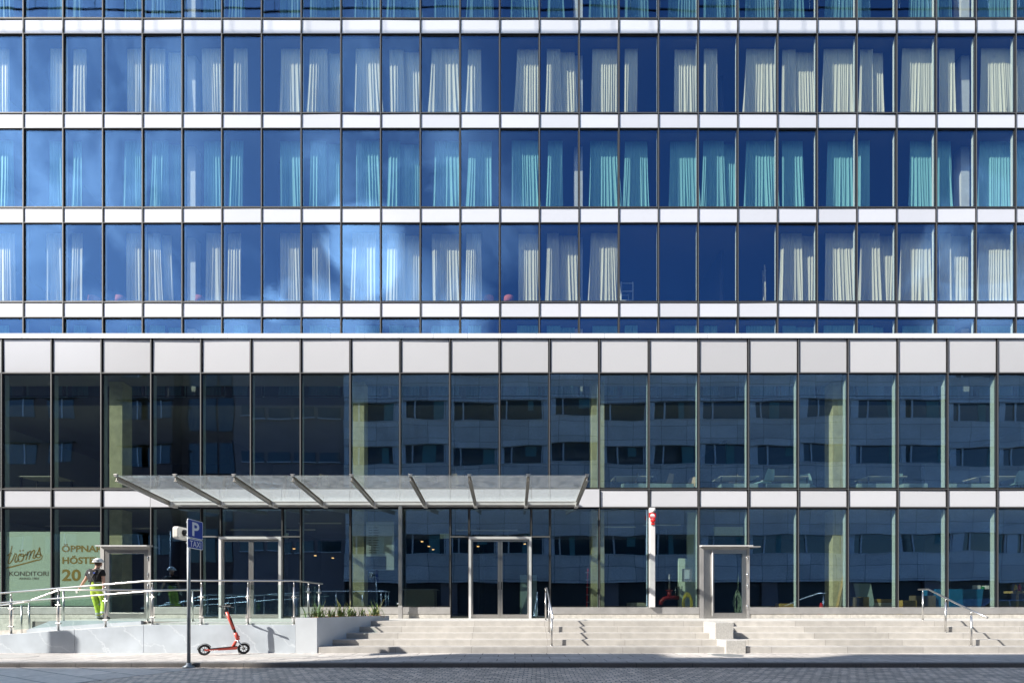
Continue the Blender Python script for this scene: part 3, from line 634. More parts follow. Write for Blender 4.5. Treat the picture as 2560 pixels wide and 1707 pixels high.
def side_door(pa, pb, ga, gb, hinge_right, tall):
    xa, xb = X(pa, DW), X(pb, DW); zt = Z(1368, DW); fr = MB(); g0, g1 = X(ga, DW), X(gb, DW); gz0, gz1 = Z(1531, DW), Z(1383, DW)
    fr.box(xa, xa+.13, DW-.06, DW+.1, LAND, zt); fr.box(xb-.09, xb, DW-.06, DW+.1, LAND, zt); fr.box(xa+.001, xb-.001, DW-.059, DW+.1, zt-.07, zt+.01)
    f = fr.build('side_door', 'steel_dull', bld, bevel=.003)
    l = MB(); y0, y1 = DW-.045, DW+.02; a, c = xa+.135, xb-.095
    l.box(a, g0, y0, y1, LAND+.015, zt-.075); l.box(g1, c, y0, y1, LAND+.015, zt-.075); l.box(g0, g1, y0, y1, LAND+.015, gz0); l.box(g0, g1, y0, y1, gz1, zt-.075)
    l.build('door_leaf', 'steel', f, bevel=.003)
    MB().box(g0, g1, DW, DW+.018, gz0, gz1).build('pane', 'glass_low', f)
    MB().hexa([(xa, DW-.26, zt+.015), (xb+.02, DW-.26, zt+.015), (xb+.02, DW-.0, zt+.015), (xa, DW-.0, zt+.015), (xa, DW-.26, zt+.045), (xb+.02, DW-.26, zt+.045), (xb+.02, DW, zt+.075), (xa, DW, zt+.075)]).build('rain_hood', 'whitepost', f)
    for zz in (.3, .98, 1.35, 1.9):
        MB().tube([(c+.01, DW-.07, LAND+zz), (c+.01, DW-.07, LAND+zz+.15)], .012, 8).build('hinge', 'chrome', f, smooth=True)
    if tall:
        hx = X(1781, DW-.1); zb = LAND+.08
        MB().tube([(hx, DW-.1, zb), (hx, DW-.1, zt-.1)], .022, 12).tube([(hx, DW-.1, zb+.08), (hx, DW-.045, zb+.08)], .012, 8).tube([(hx, DW-.1, zt-.2), (hx, DW-.045, zt-.2)], .012, 8).build('pull_handle', 'whitepost', f, smooth=True)
        MB().box(xb-.12, xb+.24, DW-.3, DW-.06, zt-.02, zt+.012).build('closer_arm', 'steel_dull', f)
    return f
side_door(254, 380, 276, 363, True, False); side_door(1748, 1872, 1784, 1855, True, True)

# steel canopy post, white post with alarm
t = thing('canopy_post', 'slim square stainless steel post left of the right entrance', 'post', (X(1001, 15.75), 15.75, LAND))
MB().box(X(997, 15.75), X(1005.5, 15.75), 15.7, 15.8, LAND, Z(1262, 15.75)).build('shaft', 'steel', t, bevel=.003)
MB().box(X(996.3, 15.75), X(1006, 15.75), 15.69, 15.81, LAND, LAND+.42).build('sleeve', 'steel_dull', t, bevel=.003)
MB().lathe([(.0, -.04), (.028, -.03), (.028, 0)], (X(995, 15.75), 15.74, LAND+.49), 12, axis='y').build('knob', 'chrome', t, smooth=True)
t = thing('white_post', 'white square post carrying a red alarm sign beside the steel side door', 'post', (X(1631, 15.85), 15.85, Z(1517, DW)))
MB().box(X(1625, 15.8), X(1638, 15.8), 15.8, 15.95, Z(1517, DW), Z(1269, DW)-.03).build('shaft', 'whitepost', t, bevel=.004)
t = thing('alarm_sign', 'small red sign with a white arch on the white post', 'sign', (X(1631, 15.78), 15.79, Z(1293, 15.78)))
MB().box(X(1622.5, 15.78), X(1639.5, 15.78), 15.775, 15.797, Z(1293, 15.78), Z(1281, 15.78)).build('plate', 'redpaint', t)
MB().prism([(X(1631, 15.77)+.075*math.cos(a*math.pi/10), Z(1289, 15.77)+.075*math.sin(a*math.pi/10)) for a in range(11)], 'y', 15.768, 15.775).build('arch_mark', 'signwhite', t)
MB().box(X(1626, 15.77), X(1637, 15.77), 15.768, 15.775, Z(1291.4, 15.77), Z(1290.2, 15.77)).build('text_bar', 'signwhite', t)
t = thing('alarm_bell', 'round red alarm bell fixed under the red sign', 'alarm', (X(1631, 15.8), 15.8, Z(1309, 15.8)))
MB().lathe([(.0, -.10), (.05, -.095), (.075, -.06), (.08, 0)], (X(1632, 15.8), 15.8, Z(1300, 15.8)), 18, axis='y').build('bell', 'redpaint', t, smooth=True)
MB().box(X(1628, 15.79), X(1636, 15.79), 15.76, 15.8, Z(1311, 15.79), Z(1307, 15.79)).build('label_plate', 'redpaint', t)
MB().lathe([(.0, -.09), (.03, -.085), (.055, -.05), (.06, 0)], (X(1631, 15.8), 15.8, Z(1276, 15.8)), 16, axis='y').build('strobe_lamp', 'helmet', label='small pale strobe lamp above the red sign on the white post', cat='lamp', smooth=True)

# ================================================================ CANOPY
can = thing('glass_canopy', 'long glass canopy on nine raking steel ribs over the entrances', 'canopy', (-4.5, 15.8, Z(1260, 15.75)))
rx = [-11.06+1.645*k for k in range(9)]
yA, yB = 13.52, 15.72; zA, zB = EYE+3.62, EYE+3.36
for x in rx:
    r_ = MB()
    r_.bar((x, yA, zA-.03), (x, yB, zB-.03), .085, .012, 0).bar((x, yA, zA-.15), (x, yB, zB-.15), .085, .012, 0).bar((x, yA, zA-.09), (x, yB, zB-.09), .014, .11, 0)
    o_ = r_.build('rib', 'rib_steel', can)
    MB().box(x-.04, x+.04, yA-.04, yA+.02, zA-.04, zA+.035).box(x-.06, x+.06, yA-.035, yA+.01, zA+.022, zA+.036).build('end_clamp', 'steel', o_, bevel=.003)
    MB().box(x-.06, x+.06, 15.6, 15.93, zB-.17, zB-.02).build('bracket', 'whitepost', o_, bevel=.003)
for a, c in zip(rx[:-1], rx[1:]):
    MB().hexa([(a+.01, yA+.03, zA-.006), (c-.01, yA+.03, zA-.006), (c-.01, yB, zB-.006), (a+.01, yB, zB-.006), (a+.01, yA+.03, zA+.014), (c-.01, yA+.03, zA+.014), (c-.01, yB, zB+.014), (a+.01, yB, zB+.014)]).build('glass_panel', 'glass_canopy', can)
MB().box(rx[0]-.1, rx[-1]+.08, 15.66, 15.9, Z(1261.5, 15.66), Z(1252.5, 15.66)).box(rx[0]-.1, rx[-1]+.08, 15.64, 15.66, Z(1254, 15.64), Z(1251.5, 15.64)).build('gutter', 'whitepost', can, bevel=.004)
MB().box(rx[0]+.3, rx[-1]-.1, 15.7, 15.88, Z(1261.5, 15.66)-.015, Z(1261.5, 15.66)-.001).build('light_strip', 'steel_dull', can)

# ================================================================ HANDRAILS
r1 = .021
rail = thing('ramp_balustrade', 'long stainless balustrade with double handrail and glass infill along the ramp wall', 'railing', (-8.6, 11.56, PAV))
yr = 11.57
px_posts = [-92, 28, 146, 264, 381, 504, 620, 735]
pxs = [X(p, yr) for p in px_posts]
def topz(x): return EYE+.288+.083*(min(x, -8.63)+12.2)+.0
for i, x in enumerate(pxs):
    zb_ = wz(x); zt_ = topz(x)-.03
    p = MB().tube([(x, yr, zb_), (x, yr, zt_-.12)], .021, 12).tube([(x, yr, zt_-.12), (x, yr, zt_)], .012, 8).lathe([(.055, 0), (.055, .012)], (x, yr, zb_), 14).build('post', 'steel', rail, smooth=True)
    for zz in ((zt_-.38), (zb_+.16)):
        MB().box(x-.06, x+.06, yr-.022, yr+.022, zz, zz+.03).build('glass_clamp', 'steel', p, bevel=.006)
A = X(-250, yr); Bx = -8.63; Cx = pxs[-1]
MB().tube([(A, yr-.02, topz(A)), (Bx-.15, yr-.02, topz(Bx-.15)), (Bx+.1, yr-.02, topz(Bx)), (Cx, yr-.02, topz(Bx)), (Cx+.06, yr+.06, topz(Bx)), (Cx+.06, 13.15, topz(Bx))], r1, 12).build('handrail', 'steel', rail, smooth=True)
MB().tube([(A, yr-.05, topz(A)-.22), (Bx, yr-.05, topz(Bx)-.25), (-7.75, yr-.05, topz(Bx)-.21)], .019, 12).build('lower_handrail', 'steel', rail, smooth=True)
for a, c in zip(pxs[4:-1], pxs[5:]):
    MB().box(a+.06, c-.06, yr-.008, yr+.008, LAND+.03, EYE+.49).build('glass_panel', 'glass_clear', rail)
for y_ in (12.25, 12.93):
    p = MB().tube([(Cx+.06, y_, LAND-.01), (Cx+.06, y_, topz(Bx)-.14)], .024, 12).tube([(Cx+.06, y_, topz(Bx)-.14), (Cx+.06, y_, topz(Bx)-.02)], .011, 8).build('post', 'steel', rail, smooth=True)
    MB().box(Cx+.02, Cx+.10, y_-.06, y_+.06, EYE+.32, EYE+.36).build('glass_clamp', 'steel', p, bevel=.005)
for a, c in ((11.68, 12.19), (12.31, 12.87)):
    MB().box(Cx+.052, Cx+.068, a, c, LAND+.06, EYE+.49).build('glass_panel', 'glass_clear', rail)
for a, c in zip(pxs[:4], pxs[1:5]):
    MB().hexa([(a+.06, yr-.008, wz(a)+.1), (c-.06, yr-.008, wz(c)+.1), (c-.06, yr+.008, wz(c)+.1), (a+.06, yr+.008, wz(a)+.1), (a+.06, yr-.008, topz(a)-.3), (c-.06, yr-.008, topz(c)-.3), (c-.06, yr+.008, topz(c)-.3), (a+.06, yr+.008, topz(a)-.3)]).build('glass_panel', 'glass_clear', rail)
rb = thing('rear_railing', 'stainless railing with a sloping left end behind the ramp, in front of the shop window', 'railing', (-10.8, 13.0, LAND))
yb_ = 12.96
MB().tube([(-14.6, yb_, EYE-.12), (-13.0, yb_, EYE+.09), (-12.15, yb_, EYE+.402), (-12.0, yb_, EYE+.405), (X(500, yb_), yb_, EYE+.405)], .021, 12).build('handrail', 'steel', rb, smooth=True)
for px, zz in ((54, .33), (73, .36), (159, LAND), (264, LAND), (369, LAND), (482, LAND)):
    x = X(px, yb_); zt_ = EYE+.38 if px > 100 else (EYE+.0 if px < 60 else EYE+.06)
    MB().tube([(x, yb_, zz-.1), (x, yb_, zt_)], .022, 12).lathe([(.05, 0), (.05, .01)], (x, yb_, zz+.005), 12).build('post', 'steel', rb, smooth=True)
def stair_rail(label, p_top, slope_pts, posts, nm='stair_handrail'):
    t = thing(nm, label, 'handrail', posts[0][:2]+(LAND,), 'handrails on the granite steps')
    MB().tube(slope_pts, .022, 12).build('handrail', 'steel', t, smooth=True)
    for (x, y, z0, z1) in posts:
        q = MB().tube([(x, y, z0), (x, y, z1-.1)], .022, 12).tube([(x, y, z1-.1), (x, y, z1)], .011, 8).build('post', 'steel', t, smooth=True)
        MB().lathe([(.04, 0), (.04, .008)], (x, y, z0), 12).build('base_ring', 'steel', q, smooth=True)
    return t
def railz(D): return EYE-.31+.398*(D-11.44)
xr = .965
stair_rail('stainless handrail on three posts on the steps right of the entrance', None, [(xr, 14.15, EYE+.475), (xr, 13.45, EYE+.475), (xr, 13.35, EYE+.45), (xr, 11.44, EYE-.31)],
           [(xr, 13.85, LAND, EYE+.46), (xr, 12.62, EYE-.712, railz(12.62)), (xr, 11.76, EYE-.992, railz(11.76))])
def rp(px, py, D): return (X(px, D), D, Z(py, D))
stair_rail('stainless handrail on three posts across the steps at the far right', None, [rp(2296, 1472.5, 14.0), rp(2321, 1472, 13.6), rp(2364, 1494, 12.75), rp(2428, 1525.5, 11.8), rp(2469, 1543.5, 11.35)],
           [(X(2307, 13.85), 13.85, LAND, Z(1474, 13.85)), (X(2363.8, 12.66), 12.66, EYE-.712, Z(1495, 12.66)), (X(2428, 11.76), 11.76, EYE-.992, Z(1527, 11.76))])

# ================================================================ PARKING SIGN
sg = thing('parking_sign', 'blue P and TAXI parking sign on a grey pole at the kerb', 'sign', (-6.37, 9.42, 0))
px_, py_ = X(472, 9.42), 9.42
MB().tube([(px_, py_, .03), (px_, py_, EYE+1.66)], .031, 14).build('pole', 'polegrey', sg, smooth=True)
MB().lathe([(.105, 0), (.105, .03), (.05, .06), (.04, .1)], (px_, py_, .001), 18).build('base', 'polegrey', sg, smooth=True)
def rrect(w_, h_, r_, c, n=5):
    pts = []
    for cx, cy, a0 in ((w_/2-r_, h_/2-r_, 0), (-w_/2+r_, h_/2-r_, 90), (-w_/2+r_, -h_/2+r_, 180), (w_/2-r_, -h_/2+r_, 270)):
        pts += [(c[0]+cx+r_*math.cos(R(a0+90*i/n)), c[1]+cy+r_*math.sin(R(a0+90*i/n))) for i in range(n+1)]
    return pts
xs_ = px_+.045; yc = 9.53
for nm, zc, hh in (('parking_plate', EYE+1.489, .365), ('taxi_plate', EYE+1.20, .185)):
    p = MB().prism(rrect(.46, hh, .03, (yc, zc)), 'x', xs_, xs_+.012, 0).build(nm, 'signwhite', sg)
    MB().prism(rrect(.46-.028, hh-.028, .022, (yc, zc)), 'x', xs_+.012, xs_+.0145, 0).build('blue_field', 'blue', p)
    if nm == 'parking_plate': text_mesh('P', yc-.10, yc+.11, zc-.135, zc+.135, xs_+.0145, 'signwhite', 'letter_p', p, .02, 'right')
    else: text_mesh('TAXI', yc-.17, yc+.17, zc-.058, zc+.058, xs_+.0145, 'signwhite', 'letters_taxi', p, .0, 'right')
for zz in (EYE+1.6, EYE+1.36, EYE+1.2): MB().box(px_-.04, xs_, 9.4, 9.44, zz, zz+.03).build('bracket', 'polegrey', sg)
bx = MB(); bx.prism(rrect(.36, .24, .05, (9.53, EYE+1.41)), 'x', -6.57, -6.455); o_ = bx.build('white_box', 'boxwhite', sg, bevel=.02, smooth=False)
MB().lathe([(.062, 0), (.062, .03), (.03, .05)], (-6.455, 9.52, EYE+1.42), 16, axis='x').build('mount', 'black', o_, smooth=True)
MB().tube([(-6.41, 9.5, EYE+1.42), (px_, 9.42, EYE+1.42)], .02, 8).build('mount_arm', 'black', o_, smooth=True)

t = thing('shadow_board', 'blank grey board added outside the left edge to shade the ramp wall', 'sign', (-16.3, 8.5, 0))  # unseen board, added to cast the square shadow on the ramp wall
MB().prism([(-16.62, EYE+3.10), (-16.02, EYE+3.10), (-16.02, EYE+3.48), (-16.24, EYE+3.66), (-16.62, EYE+3.66)], 'y', 8.49, 8.51).build('board', 'polegrey', t)
MB().tube([(-16.6, 8.53, 0), (-16.6, 8.53, EYE+3.6)], .03, 10).build('pole', 'polegrey', t, smooth=True)
# ================================================================ SCOOTER
sc = thing('electric_scooter', 'coral red electric kick scooter parked on its stand before the marble wall', 'scooter', (-6.3, 11.0, PAV))
S0 = Vector((X(511, 10.9), 10.9, PAV)); S1 = Vector((X(609.3, 11.22), 11.22, PAV)); dS = (S1-S0); Ls = dS.length; dS.normalize(); nS = Vector((-dS.y, dS.x, 0))
def sp(u, v, z): return S0+dS*u+nS*v+Vector((0, 0, z))
def wheel(u, r_, rim):
    b = MB(); n = 28; c = sp(u, 0, r_)
    pts = [c+dS*math.cos(a*2*math.pi/n)*(r_-.022)+Vector((0, 0, 1))*math.sin(a*2*math.pi/n)*(r_-.022) for a in range(n)]
    b.tube(pts, .022, 8, 0, True); w_ = b.build('wheel', 'black', sc, smooth=True)
    b = MB()
    ring = [c+dS*math.cos(a*2*math.pi/n)*(r_-.047)+Vector((0, 0, 1))*math.sin(a*2*math.pi/n)*(r_-.047) for a in range(n)]
    b.tube(ring, .008, 6, 0, True)
    for k in range(8):
        a = k*math.pi/4; b.bar(c, c+dS*math.cos(a)*(r_-.045)+Vector((0, 0, 1))*math.sin(a)*(r_-.045), .012, .012, 0, (nS.x, nS.y, .01))
    b.tube([c-nS*.03, c+nS*.03], .025, 12); b.build('rim', rim, w_, smooth=False)
wheel(0, .125, 'polegrey'); wheel(Ls, .128, 'black')
hd = lambda u: .165
dk = MB(); dk.hexa([sp(.03, -.055, .10), sp(.64, -.075, .115), sp(.64, .075, .115), sp(.03, .055, .10), sp(.0, -.06, .135), sp(.66, -.08, .185), sp(.66, .08, .185), sp(.0, .06, .135)]); dk.build('deck', 'red', sc, bevel=.01)
MB().hexa([sp(.09, -.07, .1465), sp(.64, -.078, .187), sp(.64, .078, .187), sp(.09, .07, .1465), sp(.09, -.07, .152), sp(.64, -.078, .194), sp(.64, .078, .194), sp(.09, .07, .152)]).build('deck_mat', 'black', sc)
b = MB(); n = 12
arc = [sp(-.136*math.cos(a*math.pi/n*.95), 0, .125+.134*math.sin(a*math.pi/n*.95)) for a in range(n)]
vs = [];
for p in arc: vs += [p-nS*.045, p+nS*.045, p+nS*.045+Vector((0, 0, .008)), p-nS*.045+Vector((0, 0, .008))]
b.add(vs, [(4*i+j, 4*i+(j+1) % 4, 4*i+4+(j+1) % 4, 4*i+4+j) for i in range(n-1) for j in range(4)]); b.build('rear_mudguard', 'dark', sc)
u0, z0_ = Ls-.115, .36; u1, z1_ = Ls-.37, 1.05
MB().tube([sp(.55, 0, .15), sp(.68, 0, .43)], [.035, .028], 12).build('neck', 'red', sc, smooth=True)
MB().tube([sp(Ls-.11, 0, .33), sp(Ls-.17, 0, .50)], .042, 12).build('head_tube', 'red', sc, smooth=True)
MB().tube([sp(Ls-.17, 0, .50), sp(Ls-.20, 0, .58)], .03, 12).build('latch', 'black', sc, smooth=True)
MB().tube([sp(Ls-.20, 0, .58), sp(Ls-.34, 0, .98)], .036, 12).build('stem', 'red', sc, smooth=True)
MB().tube([sp(Ls-.34, 0, .98), sp(Ls-.375, 0, 1.08)], .03, 12).build('stem_top', 'black', sc, smooth=True)
MB().bar(sp(Ls-.20, 0, .63), sp(Ls-.265, 0, .84), .06, .03).build('lock_box', 'dark', sc, bevel=.006)
MB().tube([sp(Ls-.12, -.05, .32), sp(Ls, -.045, .128)], .012, 8).tube([sp(Ls-.12, .05, .32), sp(Ls, .045, .128)], .012, 8).bar(sp(Ls-.13, -.06, .31), sp(Ls-.13, .06, .31), .03, .03).build('fork', 'chrome', sc, smooth=True)
b = MB(); arc = [sp(Ls+.136*math.cos(R(a)), 0, .13+.136*math.sin(R(a))) for a in range(20, 130, 12)]; vs = []
for p in arc: vs += [p-nS*.035, p+nS*.035, p+nS*.035+Vector((0, 0, .006)), p-nS*.035+Vector((0, 0, .006))]
b.add(vs, [(4*i+j, 4*i+(j+1) % 4, 4*i+4+(j+1) % 4, 4*i+4+j) for i in range(len(arc)-1) for j in range(4)]); b.build('front_mudguard', 'black', sc)
hc = sp(Ls-.375, 0, 1.10); hdv = (dS*.62-nS*.78).normalized()
hb = MB().tube([hc-hdv*.22+Vector((0, 0, .0)), hc, hc+hdv*.22+Vector((0, 0, .02))], .014, 8).build('handlebar', 'black', sc, smooth=True)
for s in (-1, 1):
    MB().tube([hc+hdv*.12*s, hc+hdv*.24*s+Vector((0, 0, .01))], .02, 10).build('grip', 'black', hb, smooth=True)
    MB().tube([hc+hdv*.12*s+dS*.02, hc+hdv*.2*s+dS*.06+Vector((0, 0, -.02))], .006, 6).build('brake_lever', 'chrome', hb, smooth=True)
MB().lathe([(0, 0), (.04, .0), (.045, .03), (.03, .06)], hc+dS*.04+Vector((0, 0, .01)), 12).build('display', 'black', hb, smooth=True)
MB().tube([sp(.66, -.04, .12), sp(.70, -.11, .002)], .008, 8).tube([sp(.66, .04, .12), sp(.72, .03, .002)], .008, 8).build('kickstand', 'dark', sc, smooth=True)
text_mesh('VOI'[:0]+'....', X(527, 10.85), X(548, 10.85), PAV+.122, PAV+.132, 10.80, 'signwhite', 'deck_marking', sc, .02)

# ================================================================ PERSON
def skin_mesh(name, pts, edges, mt, parent, sub=2, root=0):
    """pts: (x, y, z, radius_x, radius_y) grown with a Skin modifier"""
    org = ORG[parent.name]; me = bpy.data.meshes.new(name)
    me.from_pydata([tuple(Vector(p[:3])+PO-org) for p in pts], edges, []); me.materials.append(M[mt])
    o = bpy.data.objects.new(name, me); C.objects.link(o); o.parent = parent; ORG[o.name] = org
    o.modifiers.new('skin', 'SKIN'); me.skin_vertices or None
    if not me.skin_vertices: bm = bmesh.new(); bm.from_mesh(me); bm.verts.layers.skin.verify(); bm.to_mesh(me); bm.free()
    sv = me.skin_vertices[0].data
    for i, p in enumerate(pts): sv[i].radius = (p[3], p[4] if len(p) > 4 else p[3]); sv[i].use_root = (i == root)
    o.modifiers['skin'].use_smooth_shade = True
    s_ = o.modifiers.new('sub', 'SUBSURF'); s_.levels = sub; s_.render_levels = sub
    return o
PO = Vector((X(240, 14.4), 14.4, LAND))
per = thing('person', 'person in a white helmet, black T-shirt and yellow high-visibility trousers walking on the ramp landing', 'person', PO)
def chain(n, start=0): return [(start+i, start+i+1) for i in range(n-1)]
# body: pelvis root, spine, neck, head; arms; legs
body = [(0.02, 0, .93, .13, .10), (0, 0, 1.10, .125, .09), (-.01, .0, 1.28, .15, .10), (-.01, .01, 1.42, .15, .09), (0, .02, 1.50, .06, .06), (.01, .04, 1.56, .055, .055), (.02, .055, 1.63, .072, .085), (.02, .06, 1.72, .075, .09), (.02, .06, 1.78, .05, .06)]
bE = chain(9)
def limb(pts, at):
    k = len(body); body.extend(pts); bE.append((at, k)); bE.extend(chain(len(pts), k))
limb([(-.20, .0, 1.43, .055), (-.29, .0, 1.22, .042), (-.37, -.01, 1.10, .038), (-.45, -.03, .95, .028), (-.49, -.04, .90, .03, .02)], 3)
limb([(.18, .0, 1.43, .055), (.22, .0, 1.22, .042), (.24, -.02, 1.10, .038), (.27, -.05, .97, .028), (.28, -.06, .91, .03, .02)], 3)
limb([(-.06, -.02, .84, .09), (.03, -.02, .5, .062), (.04, .03, .30, .06), (.07, .02, .09, .04), (.08, .10, .04, .04)], 0)
limb([(.12, .0, .84, .09), (.20, .05, .5, .06), (.27, -.06, .28, .055), (.35, -.14, .13, .04), (.43, -.08, .07, .04)], 0)
skin_mesh('body', body, bE, 'skin', per)
skin_mesh('tshirt', [(-.01, -.01, 1.14, .17, .14), (-.01, -.01, 1.30, .19, .15), (-.01, 0, 1.42, .195, .135), (0, .02, 1.495, .075, .07), (-.20, 0, 1.44, .08), (-.27, 0, 1.28, .07), (.18, 0, 1.44, .08), (.225, 0, 1.28, .07)],
          [(0, 1), (1, 2), (2, 3), (2, 4), (4, 5), (2, 6), (6, 7)], 'tshirt', per, root=1)
tr_ = skin_mesh('trousers', [(0.02, 0, .97, .16, .12), (0, 0, 1.08, .15, .115), (0, 0, 1.22, .145, .11), (-.05, -.02, .84, .10), (.03, -.02, .5, .082), (.04, .03, .3, .08), (.07, .02, .11, .072), (.12, .0, .84, .10), (.20, .05, .5, .08), (.27, -.06, .28, .075), (.34, -.13, .15, .07)],
          [(0, 1), (1, 2), (0, 3), (3, 4), (4, 5), (5, 6), (0, 7), (7, 8), (8, 9), (9, 10)], 'hivis', per)
def band(c, rx_, ry_, h, mt, nm, parent, tilt=(0, 0)):
    b = MB(); n = 20; vs = []
    for k, (dz, e) in enumerate(((0, 1), (h, 1))):
        for i in range(n):
            a = i*2*math.pi/n; vs.append(Vector((c[0]+rx_*math.cos(a)+tilt[0]*dz, c[1]+ry_*math.sin(a)+tilt[1]*dz, c[2]+dz))+PO)
    b.add(vs, [(i, (i+1) % n, n+(i+1) % n, n+i) for i in range(n)]); b.build(nm, mt, parent, smooth=True)
band((.066, .022, .16), .083, .083, .05, 'reflect', 'tape', tr_); band((.066, .022, .07), .086, .086, .03, 'reflect', 'tape', tr_)
band((0, 0, 1.17), .165, .125, .05, 'reflect', 'tape', tr_); band((0, 0, 1.01), .165, .13, .035, 'reflect', 'tape', tr_)
band((.315, -.10, .2), .08, .08, .05, 'reflect', 'tape', tr_, (-.5, .4))
band((0, 0, 1.09), .158, .128, .03, 'reflect', 'tape', tr_); band((.04, .02, .44), .088, .088, .035, 'reflect', 'tape', tr_)
MB().box(PO.x-.10, PO.x-.06, PO.y-.142, PO.y-.136, PO.z+1.37, PO.z+1.41).build('shirt_logo', 'signwhite', per)
MB().box(PO.x+.03, PO.x+.09, PO.y-.142, PO.y-.136, PO.z+1.37, PO.z+1.40).build('shirt_logo', 'blue', per)
# harness straps crossed on the back (towards the camera)
b = MB()
for p in ([(-.11, -.115, 1.44), (-.06, -.135, 1.32), (0, -.14, 1.24), (.07, -.135, 1.12), (.10, -.13, 1.03)], [(.09, -.115, 1.45), (.03, -.135, 1.34), (-.01, -.142, 1.24), (-.05, -.14, 1.12), (-.05, -.135, 1.0)]):
    pp = [Vector(q)+PO for q in p]
    for a, c in zip(pp[:-1], pp[1:]): b.bar(a, c, .035, .012, 0, (0, 1, 0))
b.build('harness', 'black', per)
for nm, c, d in (('glove', Vector((-.49, -.04, .90)), Vector((-.45, -.2, -.85))), ('glove', Vector((.28, -.06, .91)), Vector((.15, -.1, -1)))):
    d.normalize(); sd = d.cross(Vector((0, 1, 0))).normalized(); s = -1 if c.x < 0 else 1
    pts = [c-d*.05, c+d*.02, c+d*.06]; P_ = [(p.x, p.y, p.z, .034, .02) for p in pts]; E_ = [(0, 1), (1, 2)]
    for k, ln in enumerate((.06, .07, .065, .05)):
        bs = c+d*.065+sd*(.028-.0185*k); i0 = len(P_)
        for j, fq in enumerate((0, .5, 1)):
            q = bs+d*ln*fq+Vector((0, .012*fq*fq*2, 0)); P_.append((q.x, q.y, q.z, .0095-.0015*j))
        E_ += [(2, i0), (i0, i0+1), (i0+1, i0+2)]
    i0 = len(P_)
    for j in range(3):
        q = c+sd*(.03+.014*j)*(-s)+d*(.01+.022*j)+Vector((0, .01, 0)); P_.append((q.x, q.y, q.z, .011-.001*j))
    E_ += [(1, i0), (i0, i0+1), (i0+1, i0+2)]
    skin_mesh(nm, P_, E_, 'glove', per, 1)
skin_mesh('boot', [(.07, .0, .13, .05), (.07, .01, .05, .05, .045), (.075, .10, .035, .045, .035), (.08, .17, .03, .04, .03)], chain(4), 'boot', per)
skin_mesh('boot', [(.34, -.14, .17, .05), (.37, -.15, .09, .05, .045), (.44, -.11, .06, .045, .035), (.50, -.08, .03, .04, .03)], chain(4), 'boot', per)
HC = Vector((.02, .06, 1.725))+PO; b = MB(); n = 24; vs = []; rows_ = 9
for i in range(rows_):
    a = R(90*i/(rows_-1)); rr = math.cos(a); zz = math.sin(a)
    for k in range(n):
        t_ = k*2*math.pi/n; vs.append(HC+Vector((rr*math.cos(t_)*.125, rr*math.sin(t_)*.145, zz*.125-.01)))
fs = [(i*n+k, i*n+(k+1) % n, (i+1)*n+(k+1) % n, (i+1)*n+k) for i in range(rows_-1) for k in range(n)]; fs.append(tuple(range(n-1, -1, -1)))
b.add(vs, fs); b.tube([HC+Vector((math.cos(k*2*math.pi/n)*.128, math.sin(k*2*math.pi/n)*.148, -.012)) for k in range(n)], .009, 6, 0, True)
hm = b.build('helmet', 'helmet', per, smooth=True)
MB().bar(HC+Vector((-.02, -.148, .03)), HC+Vector((.1, -.1, .02)), .03, .01, 0, (0, -1, 0)).build('helmet_vent', 'black', hm)
MB().tube([HC+Vector((-.10, 0, -.02)), HC+Vector((-.09, .0, -.10)), HC+Vector((-.05, .04, -.18))], .006, 6).tube([HC+Vector((.11, 0, -.02)), HC+Vector((.08, .02, -.10)), HC+Vector((.03, .06, -.18))], .006, 6).build('chin_strap', 'black', hm, smooth=True)
b = MB(); hl = Vector((.02, .035, 1.675))+PO; vs = []
for i in range(7):
    a = R(-50+140*i/6)
    for k in range(16):
        t_ = R(180+180*k/15); vs.append(hl+Vector((math.cos(a)*math.cos(t_)*.088, math.cos(a)*math.sin(t_)*.10+.02, math.sin(a)*.09)))
b.add(vs, [(i*16+k, i*16+k+1, (i+1)*16+k+1, (i+1)*16+k) for i in range(6) for k in range(15)]); b.build('hair', 'hair', per, smooth=True)
for s in (-1, 1): MB().lathe([(.0, -.01), (.022, -.005), (.025, .005), (.01, .012)], Vector((.02+.088*s, .06, 1.655))+PO, 10, axis='x').build('ear', 'skin', per, smooth=True)
fb = MB(); fb.tube([Vector((.03, .155, 1.68))+PO, Vector((.035, .175, 1.65))+PO, Vector((.03, .155, 1.64))+PO], [.01, .016, .01], 8); fb.build('nose', 'skin', per, smooth=True)

# ================================================================ CURTAINS
def curtain(x0, x1, z0, z1, y, mt, seed, label, group):
    q = random.Random(seed); W = x1-x0; step = .011; n = max(8, int(W/step)); rows = 9
    ph = [0]; wl = q.uniform(.09, .15); acc = 0; lens = []
    folds = []; x = 0
    while x < W: f = q.uniform(.055, .15); folds.append((x, f, q.uniform(.4, 1.3), q.uniform(-.10, .10))); x += f
    def prof(u):
        for a, f, am, dr in folds:
            if a <= u <= a+f: return (math.sin((u-a)/f*2*math.pi)*.5+.22*math.sin((u-a)/f*4*math.pi+.6))*am, dr
        return 0, 0
    lean = q.uniform(-.05, .05); fl = q.uniform(.06, .26)
    vs = []; 
    for j in range(rows):
        t_ = j/(rows-1)            # 0 at the top
        for i in range(n+1):
            u = i/n*W; a, dr = prof(u)
            xx = x0+W/2+(u-W/2)*(.94+fl*t_**1.3)+lean*t_+dr*t_*t_*.6
            yy = y+a*(.020+.032*t_)
            vs.append((xx, yy, z1-(z1-z0)*t_))
    b = MB(); m_ = n+1
    b.add(vs, [(j*m_+i, j*m_+i+1, (j+1)*m_+i+1, (j+1)*m_+i) for j in range(rows-1) for i in range(n)])
    return b.build('curtain', mt, smooth=True, label=label, cat='curtain', group=group)
